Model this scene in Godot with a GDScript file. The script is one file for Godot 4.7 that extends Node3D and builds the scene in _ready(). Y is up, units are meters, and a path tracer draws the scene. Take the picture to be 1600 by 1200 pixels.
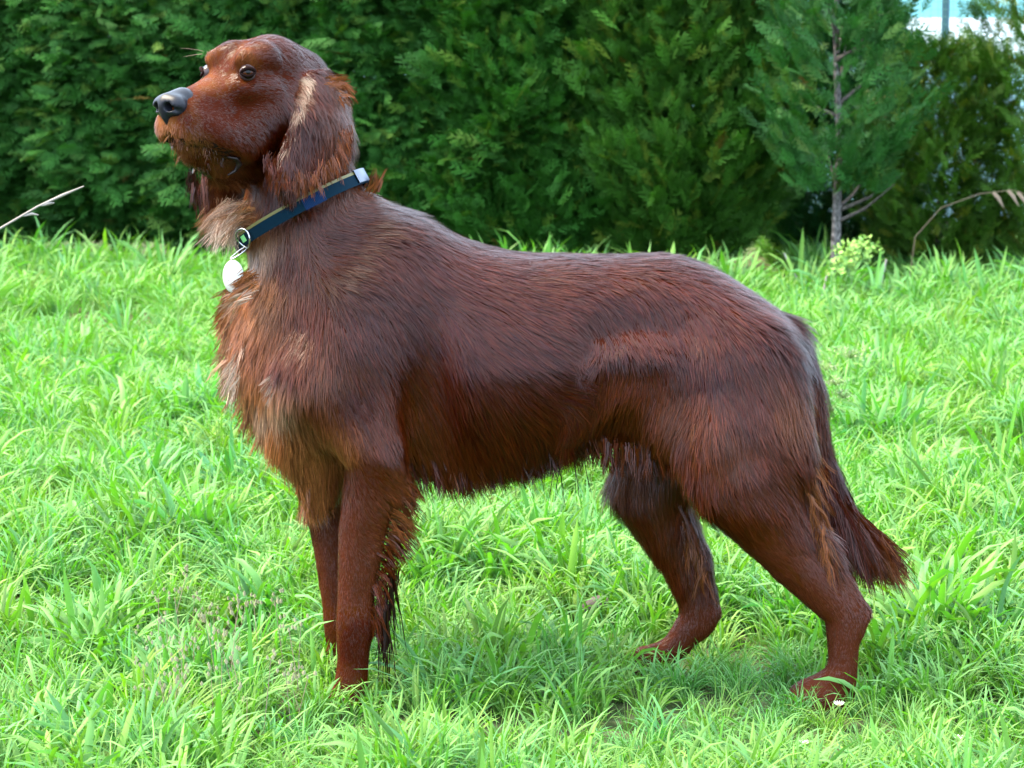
extends Node3D
# An Irish-setter-like dog standing in a meadow in front of a conifer hedge, soft daylight.

const FOCAL := 3390.0          # focal length in pixels of a 1600 x 1200 frame
const EYE := Vector3(0.0, 0.867, 3.0)
const PITCH := 0.14066         # radians downwards
const SC := 1130.0             # pixels per metre at the dog

var rng := RandomNumberGenerator.new()
var noise := FastNoiseLite.new()
var noise2 := FastNoiseLite.new()

# ------------------------------------------------------------------ small helpers
func rf(a: float, b: float) -> float:
	return rng.randf_range(a, b)

func rv() -> Vector3:
	return Vector3(rng.randf_range(-1, 1), rng.randf_range(-1, 1), rng.randf_range(-1, 1))

func ray(px: float, py: float) -> Vector3:
	var x := (px - 800.0) / FOCAL
	var y := (600.0 - py) / FOCAL
	var c := cos(PITCH)
	var s := sin(PITCH)
	return Vector3(x, y * c - s, -c - y * s)

func at(px: float, py: float, z: float) -> Vector3:     # where that line of sight meets the upright plane z
	var d := ray(px, py)
	return EYE + d * ((z - EYE.z) / d.z)

func ground_at(px: float, py: float, h := 0.0) -> Vector3:
	var d := ray(px, py)
	return EYE + d * ((h - EYE.y) / d.y)

func seen(p: Vector3) -> Vector2:
	var v := p - EYE
	var c := cos(PITCH)
	var s := sin(PITCH)
	var depth := -v.z * c - v.y * s
	var up := v.y * c - v.z * s
	return Vector2(800.0 + v.x / depth * FOCAL, 600.0 - up / depth * FOCAL)

func mat(c: Color, rough := 0.8, spec := 0.5, vertex := false) -> StandardMaterial3D:
	var m := StandardMaterial3D.new()
	m.albedo_color = c.linear_to_srgb()
	m.roughness = rough
	m.metallic_specular = spec
	m.vertex_color_use_as_albedo = vertex
	return m

func tag(o: Node, label: String, category := "", group := "", kind := "") -> void:
	if label:
		o.set_meta("label", label)
	if category:
		o.set_meta("category", category)
	if group:
		o.set_meta("group", group)
	if kind:
		o.set_meta("kind", kind)

func put(called: String, mesh: Mesh, m: Material, parent: Node) -> MeshInstance3D:
	var o := MeshInstance3D.new()
	o.name = called
	o.mesh = mesh
	o.material_override = m
	parent.add_child(o, true)
	return o

func holder(called: String, where: Vector3) -> Node3D:
	var o := Node3D.new()
	o.name = called
	add_child(o, true)
	o.position = where
	return o

# ------------------------------------------------------------------ a bag of triangles
class Bag:
	var v := PackedVector3Array()
	var n := PackedVector3Array()
	var c := PackedColorArray()
	var i := PackedInt32Array()
	func mesh() -> ArrayMesh:
		var a := []
		a.resize(Mesh.ARRAY_MAX)
		a[Mesh.ARRAY_VERTEX] = v
		a[Mesh.ARRAY_NORMAL] = n
		a[Mesh.ARRAY_COLOR] = c
		a[Mesh.ARRAY_INDEX] = i
		var m := ArrayMesh.new()
		m.add_surface_from_arrays(Mesh.PRIMITIVE_TRIANGLES, a)
		return m
	func tri(a: Vector3, b: Vector3, d: Vector3, col: Color) -> void:
		var s := v.size()
		var nn := (d - a).cross(b - a).normalized()
		v.append(a); v.append(b); v.append(d)
		for k in 3:
			n.append(nn); c.append(col)
		i.append(s); i.append(s + 1); i.append(s + 2)
	# a tapering ribbon whose normals bulge across it
	func ribbon(p: PackedVector3Array, face: Vector3, w0: float, w1: float, col: Color, bulge := 0.75, tipc := Color(-1, 0, 0), belly := 0.0) -> void:
		var m := p.size()
		var s := v.size()
		for k in m - 1:
			var t := float(k) / (m - 1)
			var d := (p[k + 1] - p[maxi(k - 1, 0)]).normalized()
			var side := d.cross(face)
			if side.length_squared() < 1e-8:
				side = d.cross(Vector3(0.3, 0.5, 0.8))
			side = side.normalized()
			var f := side.cross(d)
			var w := lerpf(w0, w1, t) * (1.0 + belly * sin(t * PI)) * 0.5
			var cc := col if tipc.r < 0 else col.lerp(tipc, t)
			v.append(p[k] - side * w); v.append(p[k] + side * w)
			n.append((f - side * bulge).normalized()); n.append((f + side * bulge).normalized())
			c.append(cc); c.append(cc)
		v.append(p[m - 1])
		n.append(n[n.size() - 1].lerp(n[n.size() - 2], 0.5).normalized())
		c.append(col if tipc.r < 0 else tipc)
		for k in m - 2:
			var q := s + k * 2
			i.append(q); i.append(q + 2); i.append(q + 1)
			i.append(q + 1); i.append(q + 2); i.append(q + 3)
		var e := s + (m - 2) * 2
		i.append(e); i.append(e + 2); i.append(e + 1)
	# a round tube through points with a radius each
	func tube(p: PackedVector3Array, r: PackedFloat32Array, sides: int, col: Color, squash := 1.0, flat := Vector3.UP) -> void:
		var s := v.size()
		var m := p.size()
		for k in m:
			var d := (p[mini(k + 1, m - 1)] - p[maxi(k - 1, 0)]).normalized()
			var a := d.cross(flat)
			if a.length_squared() < 1e-6:
				a = d.cross(Vector3(0.9, 0.1, 0.4))
			a = a.normalized()
			var b := a.cross(d).normalized()
			for j in sides:
				var an := TAU * j / sides
				var o := a * cos(an) + b * sin(an) * squash
				v.append(p[k] + o * r[k])
				n.append((a * cos(an) * squash + b * sin(an)).normalized())
				c.append(col)
		for k in m - 1:
			for j in sides:
				var q := s + k * sides + j
				var q2 := s + k * sides + (j + 1) % sides
				i.append(q); i.append(q2); i.append(q + sides)
				i.append(q2); i.append(q2 + sides); i.append(q + sides)
		for e in [0, m - 1]:
			var mid := v.size()
			v.append(p[e])
			var dd: Vector3 = (p[1] - p[0]) if e == 0 else (p[m - 1] - p[m - 2])
			n.append((-dd if e == 0 else dd).normalized())
			c.append(col)
			for j in sides:
				var q: int = s + e * sides + j
				var q2: int = s + e * sides + (j + 1) % sides
				if e == 0:
					i.append(mid); i.append(q2); i.append(q)
				else:
					i.append(mid); i.append(q); i.append(q2)

# ------------------------------------------------------------------ distance field on a grid, meshed as surface nets
class Field:
	var lo: Vector3
	var h: float
	var nx: int
	var ny: int
	var nz: int
	var g: PackedFloat32Array
	func _init(a: Vector3, b: Vector3, cell: float) -> void:
		lo = a
		h = cell
		nx = int((b.x - a.x) / h) + 2
		ny = int((b.y - a.y) / h) + 2
		nz = int((b.z - a.z) / h) + 2
		g = PackedFloat32Array()
		g.resize(nx * ny * nz)
		g.fill(0.2)
	# pts: Vector4(x, y, z, radius); squash divides distances along z (flat things have squash below one)
	func chain(pts: Array, squash := 1.0, soft := 0.02, cut := false, axis := 2) -> void:
		var a := Vector3.INF
		var b := -Vector3.INF
		for p: Vector4 in pts:
			var q := Vector3(p.x, p.y, p.z)
			var e := Vector3.ONE * (p.w + soft + h * 2.0)
			a = a.min(q - e)
			b = b.max(q + e)
		var x0 := clampi(int((a.x - lo.x) / h), 0, nx - 1)
		var x1 := clampi(int((b.x - lo.x) / h) + 1, 0, nx - 1)
		var y0 := clampi(int((a.y - lo.y) / h), 0, ny - 1)
		var y1 := clampi(int((b.y - lo.y) / h) + 1, 0, ny - 1)
		var z0 := clampi(int((a.z - lo.z) / h), 0, nz - 1)
		var z1 := clampi(int((b.z - lo.z) / h) + 1, 0, nz - 1)
		var m := pts.size()
		var A := []
		var D := []
		var L := []
		var stretch := Vector3.ONE
		stretch[axis] = 1.0 / squash
		for k in maxi(m - 1, 1):
			var p: Vector4 = pts[k]
			var q: Vector4 = pts[mini(k + 1, m - 1)]
			A.append(Vector3(p.x, p.y, p.z) * stretch)
			D.append(Vector3(q.x - p.x, q.y - p.y, q.z - p.z) * stretch)
			L.append(maxf(D[k].length_squared(), 1e-9))
		for iz in range(z0, z1 + 1):
			for iy in range(y0, y1 + 1):
				var row := (iz * ny + iy) * nx
				for ix in range(x0, x1 + 1):
					var P := (lo + Vector3(ix, iy, iz) * h) * stretch
					var best := 1.0
					for k in A.size():
						var w: Vector3 = P - A[k]
						var t := clampf(w.dot(D[k]) / L[k], 0.0, 1.0)
						var r: float = lerpf(pts[k].w, pts[mini(k + 1, m - 1)].w, t)
						var d: float = (w - D[k] * t).length() - r
						if d < best:
							best = d
					if squash < 1.0:
						best *= lerpf(1.0, squash, 0.6)
					blend(row + ix, best, soft, cut)
	func blend(at_: int, d: float, soft: float, cut: bool) -> void:
		var o := g[at_]
		if cut:
			d = -d
			var e2 := maxf(soft - absf(o - d), 0.0) / soft
			g[at_] = maxf(o, d) + e2 * e2 * soft * 0.25
		else:
			var e := maxf(soft - absf(o - d), 0.0) / soft
			g[at_] = minf(o, d) - e * e * soft * 0.25
	# sections: [x, top, bottom, half width]
	func loft(sec: Array, soft := 0.02) -> void:
		for ix in nx:
			var x := lo.x + ix * h
			if x < sec[0][0] or x > sec[sec.size() - 1][0]:
				continue
			var k := 0
			while k < sec.size() - 2 and x > sec[k + 1][0]:
				k += 1
			var t: float = (x - sec[k][0]) / (sec[k + 1][0] - sec[k][0])
			var s := [0.0, 0.0, 0.0, 0.0]
			for e in [1, 2, 3]:
				s[e] = cubic_interpolate(sec[k][e], sec[k + 1][e], sec[maxi(k - 1, 0)][e], sec[mini(k + 2, sec.size() - 1)][e], t)
			var cy: float = (s[1] + s[2]) * 0.5
			var a: float = maxf((s[1] - s[2]) * 0.5, 0.004)
			var b: float = maxf(s[3], 0.004)
			for iy in ny:
				var y := lo.y + iy * h
				var v := (y - cy) / a
				if absf(v) > 1.6:
					continue
				var bb := b * (1.0 - 0.20 * clampf(v, 0.0, 1.0) - 0.15 * clampf(-v, 0.0, 1.0))
				for iz in nz:
					var z := lo.z + iz * h
					var w := z / bb
					if absf(w) > 1.7:
						continue
					var q := pow(pow(absf(v), 2.3) + pow(absf(w), 2.3), 1.0 / 2.3)
					var grad := sqrt(v * v / (a * a) + w * w / (bb * bb)) / maxf(q, 1e-4)
					blend((iz * ny + iy) * nx + ix, (q - 1.0) / maxf(grad, 1.0), soft, false)
	func mesh_into(bag: Bag, xf: Transform3D, col: Color) -> void:
		var mirrored := xf.basis.determinant() < 0.0
		var index := PackedInt32Array()
		index.resize(nx * ny * nz)
		index.fill(-1)
		var step := [1, nx, nx * ny]
		var corner := PackedInt32Array()
		for k in 8:
			corner.append((k & 1) + ((k >> 1) & 1) * nx + ((k >> 2) & 1) * nx * ny)
		var first := bag.v.size()
		for iz in nz - 1:
			for iy in ny - 1:
				var row := (iz * ny + iy) * nx
				for ix in nx - 1:
					var o := row + ix
					var s0 := g[o] < 0.0
					if (g[o + corner[1]] < 0.0) == s0 and (g[o + corner[2]] < 0.0) == s0 and (g[o + corner[3]] < 0.0) == s0 and (g[o + corner[4]] < 0.0) == s0 and (g[o + corner[5]] < 0.0) == s0 and (g[o + corner[6]] < 0.0) == s0 and (g[o + corner[7]] < 0.0) == s0:
						continue
					var sum := Vector3.ZERO
					var cnt := 0
					for k in 8:
						for e in 3:
							if k & (1 << e):
								continue
							var a := g[o + corner[k]]
							var b := g[o + corner[k | (1 << e)]]
							if (a < 0.0) != (b < 0.0):
								var p := Vector3(k & 1, (k >> 1) & 1, (k >> 2) & 1)
								p[e] = a / (a - b)
								sum += p
								cnt += 1
					index[o] = bag.v.size()
					bag.v.append(xf * (lo + (Vector3(ix, iy, iz) + sum / cnt) * h))
					bag.c.append(col)
					bag.n.append(Vector3.ZERO)
		var f0 := bag.i.size()
		for iz in range(1, nz - 1):
			for iy in range(1, ny - 1):
				var row := (iz * ny + iy) * nx
				for ix in range(1, nx - 1):
					var o := row + ix
					if index[o] < 0:
						continue
					var ins := g[o] < 0.0
					for e in 3:
						if (g[o + step[e]] < 0.0) == ins:
							continue
						var u: int = step[(e + 1) % 3]
						var w: int = step[(e + 2) % 3]
						var a := index[o]
						var b := index[o - u]
						var c := index[o - u - w]
						var d := index[o - w]
						if a < 0 or b < 0 or c < 0 or d < 0:
							continue
						if ins != mirrored:
							bag.i.append_array([a, c, b, a, d, c])
						else:
							bag.i.append_array([a, b, c, a, c, d])
		for k in range(f0, bag.i.size(), 3):
			var a := bag.i[k]
			var b := bag.i[k + 1]
			var c := bag.i[k + 2]
			var nn := (bag.v[c] - bag.v[a]).cross(bag.v[b] - bag.v[a])
			bag.n[a] += nn
			bag.n[b] += nn
			bag.n[c] += nn
		for k in range(first, bag.v.size()):
			bag.n[k] = bag.n[k].normalized()

# ================================================================== scene
func _ready() -> void:
	rng.seed = 20240611
	noise.seed = 7
	noise.frequency = 1.0
	noise2.seed = 19
	noise2.frequency = 1.0
	# ---- camera
	var cam := Camera3D.new()
	cam.name = "camera"
	add_child(cam)
	cam.position = EYE
	cam.rotation = Vector3(-PITCH, 0, 0)
	cam.fov = rad_to_deg(2.0 * atan(600.0 / FOCAL))
	cam.near = 0.05
	cam.far = 500.0
	cam.current = true
	var lens := CameraAttributesPhysical.new()
	lens.frustum_focal_length = 24.0
	lens.frustum_focus_distance = 2.93
	lens.exposure_aperture = 4.3
	cam.attributes = lens
	cam.fov = rad_to_deg(2.0 * atan(600.0 / FOCAL))
	# ---- sky, exposure
	var env := Environment.new()
	env.background_mode = Environment.BG_SKY
	var sky := Sky.new()
	var sm := ProceduralSkyMaterial.new()
	sm.sky_top_color = Color(0.82, 0.91, 1.0)
	sm.sky_horizon_color = Color(0.56, 0.63, 0.72)
	sm.sky_curve = 0.3
	sm.ground_bottom_color = Color(0.20, 0.26, 0.14)
	sm.ground_horizon_color = Color(0.35, 0.42, 0.30)
	sm.sun_angle_max = 1.0
	sky.sky_material = sm
	env.sky = sky
	env.background_energy_multiplier = 0.62
	env.tonemap_mode = Environment.TONE_MAPPER_LINEAR
	env.tonemap_exposure = 14.0
	env.sdfgi_enabled = true
	env.ssao_enabled = true
	env.ssil_enabled = true
	var we := WorldEnvironment.new()
	we.name = "environment"
	we.environment = env
	add_child(we)
	# ---- hazy sun from the upper left
	var sun := DirectionalLight3D.new()
	sun.name = "sun"
	sun.light_energy = 0.5
	sun.light_angular_distance = 30.0
	sun.light_color = Color(1.0, 0.95, 0.86)
	sun.shadow_enabled = true
	add_child(sun)
	sun.look_at_from_position(Vector3(-0.62, 0.95, -0.10), Vector3.ZERO, Vector3.UP)

	ground()
	hedge()
	background()
	grass()
	weeds()
	dog()

# ------------------------------------------------------------------ ground
func lie(x: float, z: float) -> float:      # the lie of the land
	var k := clampf((0.3 - z) * 0.3, 0.0, 1.0)
	return noise.get_noise_2d(x * 0.5, z * 0.5) * 0.03 * k

func ground() -> void:
	var b := Bag.new()
	var xs := []
	var zs := []
	for k in 61:
		var t := (k - 30) / 30.0
		xs.append(signf(t) * (absf(t) * 4.0 + pow(absf(t), 5.0) * 200.0))
	for k in 61:
		var t := k / 60.0
		zs.append(3.6 - t * 14.0 - pow(t, 6.0) * 200.0)
	zs.push_front(30.0)
	for zi in zs.size():
		for xi in xs.size():
			b.v.append(Vector3(xs[xi], lie(xs[xi], zs[zi]), zs[zi]))
			b.n.append(Vector3.UP)
			b.c.append(Color(1, 1, 1))
	for zi in zs.size() - 1:
		for xi in xs.size() - 1:
			var q := zi * xs.size() + xi
			b.i.append_array([q, q + xs.size(), q + 1, q + 1, q + xs.size(), q + xs.size() + 1])
	var m := mat(Color(1, 1, 1), 0.95, 0.2)
	var t := NoiseTexture2D.new()
	var fn := FastNoiseLite.new()
	fn.frequency = 0.02
	fn.fractal_octaves = 5
	t.noise = fn
	t.width = 512
	t.height = 512
	t.seamless = true
	var gr := Gradient.new()
	gr.colors = PackedColorArray([Color(0.022, 0.032, 0.010).linear_to_srgb(), Color(0.05, 0.062, 0.022).linear_to_srgb(), Color(0.09, 0.085, 0.045).linear_to_srgb()])
	gr.offsets = PackedFloat32Array([0.25, 0.55, 0.8])
	t.color_ramp = gr
	m.albedo_texture = t
	m.uv1_triplanar = true
	m.uv1_world_triplanar = true
	m.uv1_scale = Vector3.ONE * 1.7
	var o := put("ground", b.mesh(), m, self)
	tag(o, "dark earth of the meadow under the grass", "ground", "", "structure")

# ------------------------------------------------------------------ grass
func tuft_mesh(kind: int) -> ArrayMesh:
	var b := Bag.new()
	var count: int = [12, 9, 17, 10][kind]
	for k in count:
		var an := rf(0, TAU)
		var out := Vector3(cos(an), 0, sin(an))
		var base := out * rf(0, 0.018)
		var ln: float = rf(0.6, 1.0)
		var wide: float = [0.0062, 0.0095, 0.0034, 0.0045][kind] * rf(0.7, 1.25)
		var lean := rf(0.12, 0.75)
		var bend := rf(0.4, 2.0)
		var p := PackedVector3Array()
		var seg := 5
		var d := (Vector3.UP + out * lean).normalized()
		var q := base
		var twist := rv() * 0.12
		for s in seg + 1:
			p.append(q)
			q += d * ln / seg * 0.17
			d = (d + (out * 0.24 + Vector3.DOWN * 0.30) * bend * (float(s + 1) / seg) + twist * 0.6).normalized()
			if q.y < 0.012:
				q.y = 0.012
		var tone := rf(0.75, 1.25)
		var col := Color(tone * rf(0.8, 1.25), tone, tone * rf(0.7, 1.3))
		var face := (Vector3.UP * 0.6 - out * 0.5 + rv() * 0.5).normalized()
		if rng.randf() < [0.22, 0.18, 0.25, 1.0][kind]:
			col = Color(rf(1.8, 3.2), rf(0.9, 1.6), rf(1.6, 3.4))   # straw
		b.ribbon(p, face, wide * 0.75, wide * 0.55, col, 0.35, Color(-1, 0, 0), 0.5)
	return b.mesh()

func scatter(called: String, mesh: Mesh, m: Material, where: Array, cols: PackedColorArray, parent: Node) -> MultiMeshInstance3D:
	var mm := MultiMesh.new()
	mm.transform_format = MultiMesh.TRANSFORM_3D
	mm.use_colors = true
	mm.mesh = mesh
	mm.instance_count = where.size()
	for k in where.size():
		mm.set_instance_transform(k, where[k])
		mm.set_instance_color(k, cols[k])
	var o := MultiMeshInstance3D.new()
	o.name = called
	o.multimesh = mm
	o.material_override = m
	parent.add_child(o, true)
	return o

func bare(x: float, z: float, spots: Array) -> float:
	var w := 0.0
	for s in spots:
		var d := Vector2((x - s[0].x) / s[1], (z - s[0].z) / s[2]).length() + noise2.get_noise_2d(x * 9, z * 9) * 0.5
		w = maxf(w, 1.0 - smoothstep(0.6, 1.15, d))
	return w

func grass() -> void:
	var m := mat(Color(1, 1, 1), 0.55, 0.34, true)
	m.backlight_enabled = true
	m.backlight = Color(0.74, 0.88, 0.30)
	var spots := [[ground_at(120, 515), 0.30, 0.35], [ground_at(90, 965), 0.14, 0.12], [ground_at(330, 1005), 0.16, 0.10], [ground_at(760, 1165), 0.22, 0.07], [ground_at(1560, 720), 0.18, 0.2], [ground_at(1300, 465), 0.35, 0.35], [ground_at(900, 1000), 0.08, 0.08]]
	var lush_at := ground_at(1490, 1010)
	var tr := [[], [], [], []]
	var tc := [PackedColorArray(), PackedColorArray(), PackedColorArray(), PackedColorArray()]
	var holder_ := holder("grass", Vector3.ZERO)
	tag(holder_, "long bright green meadow grass with straw-coloured blades all over the ground", "grass", "", "stuff")
	for zone in [[1.15, 0.40, 1.15, 2400.0, -1.1], [0.40, -1.2, 1.4, 1700.0, -1.4], [-1.2, -3.5, 1.9, 900.0, -1.9], [-3.5, -7.6, 2.9, 420.0, -2.9]]:
		var z0: float = zone[0]
		var z1: float = zone[1]
		var xr: float = zone[2]
		var n := int((z0 - z1) * xr * 2.0 * zone[3])
		for k in n:
			var z := rf(z1, z0)
			var x := rf(-xr, xr)
			var bw := bare(x, z, spots)
			if rng.randf() < bw * 0.35:
				continue
			var patch := noise.get_noise_2d(x * 2.2 + 40.0, z * 2.2)
			var patch2 := noise2.get_noise_2d(x * 5.0, z * 5.0)
			if rng.randf() < 0.25 - patch2 * 0.8:
				continue
			var kind := 0
			var r := rng.randf()
			if r < 0.14 + patch * 0.4:
				kind = 1
			elif r > 0.58 + patch2 * 0.4:
				kind = 2
			if rng.randf() < 0.08 + bw * 0.75:
				kind = 3
			var lush := Vector2(x - lush_at.x, (z - lush_at.z) * 1.3).length()
			if lush < 0.17 and rng.randf() < 0.6:
				kind = 1
			var far := clampf((-1.0 - z) / 6.0, 0.0, 1.0)
			var s := rf(0.55, 1.1) * (1.0 + patch * 0.5) * lerpf(1.0, 1.35, far) * lerpf(1.0, 0.45, bw)
			s *= lerpf(0.78, 1.0, smoothstep(0.3, -1.2, z))
			if z > -0.2 and z < 0.45 and ((x > -0.34 and x < -0.14) or (x > 0.1 and x < 0.5)):
				s *= 0.7
			if lush < 0.17 and kind == 1:
				s *= 1.5
			if kind == 3:
				s *= 0.8
			# long fringe along the foot of the hedge
			var hz := hedge_z(x)
			if z < hz + 0.75 and z > hz + 0.1:
				s *= 1.25
			if z < hz - 0.1 and x < 1.2:
				continue
			var basis := Basis(Vector3.UP, rf(0, TAU)).scaled(Vector3(s, s * rf(0.75, 1.15), s))
			basis = Basis(Vector3(rf(-1, 1), 0, rf(-1, 1)).normalized(), rf(0, 0.35)) * basis
			tr[kind].append(Transform3D(basis, Vector3(x, lie(x, z) - 0.004, z)))
			var cool := clampf(0.45 + patch2 * 0.9, 0.0, 1.0)
			var g := Color(0.140, 0.250, 0.036).lerp(Color(0.072, 0.220, 0.070), cool)
			g = g * rf(0.8, 1.2)
			g.a = 1.0
			tc[kind].append(g)
	for kind in 4:
		# three variants of each kind
		for v in 3:
			var a := []
			var c := PackedColorArray()
			for k in range(v, tr[kind].size(), 3):
				a.append(tr[kind][k])
				c.append(tc[kind][k])
			var o := scatter(["blade", "broad_blade", "fine_blade", "straw_blade"][kind], tuft_mesh(kind), m, a, c, holder_)
			tag(o, "", "", "", "stuff")

# ------------------------------------------------------------------ hedge
func hedge_z(x: float) -> float:
	return -6.25 + clampf((x + 1.0) * 0.30, -0.4, 0.9)

func spray_mesh(sd: int) -> ArrayMesh:          # a flat fan of scale-leaved twigs, tip along +z, about 1 long
	var b := Bag.new()
	var r := RandomNumberGenerator.new()
	r.seed = sd
	var arms := 5
	var spine := PackedVector3Array()
	for k in 6:
		spine.append(Vector3(r.randf_range(-0.02, 0.02), -0.10 * pow(k / 5.0, 2.0), k / 5.0))
	b.ribbon(spine, Vector3.UP, 0.05, 0.04, Color(0.8, 0.75, 0.6), 0.4)
	for k in arms:
		for sgn in [-1.0, 1.0]:
			var t := (k + 0.6 + r.randf_range(-0.2, 0.2)) / (arms + 0.6)
			var root := Vector3(0, -0.10 * t * t, t)
			var ln := (0.12 + 0.26 * sin(clampf(t * 0.9 + 0.18, 0.0, 1.0) * PI)) * r.randf_range(0.6, 1.1)
			var d := Vector3(sgn * 0.7, r.randf_range(-0.2, 0.2), 0.72).normalized()
			var p := PackedVector3Array()
			for s in 4:
				p.append(root + d * ln * s / 3.0 + Vector3(0, -0.05 * s * s / 9.0, 0.06 * s * s / 9.0))
			var tone := r.randf_range(0.8, 1.25)
			b.ribbon(p, Vector3.UP, 0.036, 0.032, Color(tone, tone, tone), 0.45, Color(tone * 1.9, tone * 1.6, tone))
			for s in 3:
				for sg in [-1.0, 1.0]:
					var q: Vector3 = p[s] + (p[s + 1] - p[s]) * 0.4
					var dd: Vector3 = (d + d.cross(Vector3.UP) * sg * 0.8).normalized()
					var l2 := ln * 0.34 * (1.0 - s * 0.22)
					b.ribbon(PackedVector3Array([q, q + dd * l2 * 0.55 + Vector3(0, 0.01, 0), q + dd * l2]), Vector3.UP, 0.036, 0.028, Color(tone, tone, tone), 0.45, Color(tone * 2.0, tone * 1.6, tone))
	return b.mesh()

func conifer(called: String, foot: Vector3, rad: float, tall: float, count: int, size: float, tint: Color, clear: float, label: String, slender := 0.0) -> void:
	var o := holder(called, foot)
	tag(o, label, "conifer", "conifers of the hedge")
	var bag := Bag.new()
	var p := PackedVector3Array()
	var r := PackedFloat32Array()
	for k in 9:
		var t := k / 8.0
		p.append(Vector3(noise.get_noise_1d(foot.x * 31.0 + t * 2.2) * 0.11 * t, t * tall * 0.95 - 0.03, noise2.get_noise_1d(foot.x * 17.0 + t * 2.0) * 0.08 * t))
		r.append(lerpf(0.034, 0.006, t) * (1.0 if slender < 0.5 else 0.62) + 0.012 * exp(-t * 24.0))
	bag.tube(p, r, 9, Color(1, 1, 1))
	put("trunk", bag.mesh(), bark, o)
	var lb := Bag.new()
	for k in int(tall * 17.0):
		var y := rf(clear * 0.6, tall * 0.95)
		var an := rf(0, TAU)
		var base: Vector3 = p[clampi(int(y / tall * 8.4), 0, 8)]
		base.y = y
		var ln := rad * rf(0.5, 0.95) * (1.0 - 0.6 * y / tall)
		var d := Vector3(cos(an), rf(0.25, 0.9), sin(an)).normalized()
		var q := PackedVector3Array([base, base + d * ln * 0.5, base + d * ln + Vector3(0, ln * 0.15, 0)])
		lb.tube(q, PackedFloat32Array([0.009, 0.006, 0.002]), 5, Color(0.8, 0.75, 0.7))
	put("limbs", lb.mesh(), bark, o).set_meta("kind", "stuff")
	var tr := [[], [], []]
	var tc := [PackedColorArray(), PackedColorArray(), PackedColorArray()]
	for k in count:
		var y := clear + (tall - clear) * pow(rng.randf(), 1.15)
		var an := rf(0, TAU)
		if rng.randf() < 0.45:
			an = rf(0.0, PI)                   # both faces of the hedge are dense, its ends grow into the neighbours
		var taper := 1.0 - 0.55 * pow(clampf((y - clear) / (tall - clear), 0, 1), 2.2)
		var low := smoothstep(clear - 0.05, clear + 0.35, y)
		var lump := 1.0 + noise.get_noise_3d(cos(an) * 1.6 + foot.x * 9.0, y * 2.6, sin(an) * 1.6) * 0.42 + noise2.get_noise_3d(cos(an) * 4.0 + foot.x * 5.0, y * 6.0, sin(an) * 4.0) * 0.25
		var rr := rad * taper * lerpf(0.55, 1.0, low) * lump
		var depth := pow(rng.randf(), 1.7)
		rr *= 1.0 - depth * 0.65
		var out := Vector3(cos(an), 0, sin(an))
		var pos := Vector3(out.x * rr, y, out.z * rr)
		if slender > 0.0 and rng.randf() < slender * smoothstep(0.1, -0.35, noise2.get_noise_3d(pos.x * 4.5 + foot.x * 3.0, y * 4.0, pos.z * 4.5)):
			continue
		var rise := smoothstep(-0.9, 0.5, foot.x + noise.get_noise_2d(foot.x * 3.0, y * 2.0))
		var d := (out * rf(0.5, 1.1) + Vector3.UP * lerpf(rf(-0.5, 0.5), rf(0.3, 1.4), rise) + out.cross(Vector3.UP) * rf(-1.3, 1.3) * lerpf(1.0, 0.6, rise)).normalized()
		var up := (Vector3.UP * 0.7 + out * 0.5 + rv() * 0.9).normalized()
		var bx := up.cross(d).normalized()
		var by := d.cross(bx)
		var s := size * rf(0.6, 1.25) * (1.0 + depth * 0.5 * (1.0 - slender))
		tr[k % 3].append(Transform3D(Basis(bx * s, by * s, d * s), pos - d * s * 0.4))
		var c := tint * rf(0.7, 1.3)
		var yel := rng.randf()
		if yel < 0.10:
			c = Color(tint.r * 2.6, tint.g * 1.35, tint.b * 1.2)
		elif yel > 0.994:
			c = Color(tint.g * 1.2, tint.g * 0.8, tint.b * 1.2)
		c.a = 1.0
		tc[k % 3].append(c)
	for v in 3:
		var x := scatter("crown", sprays[v], leafy, tr[v], tc[v], o)
		tag(x, "", "", "", "stuff")

var bark: StandardMaterial3D
var leafy: StandardMaterial3D
var sprays := []

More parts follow.
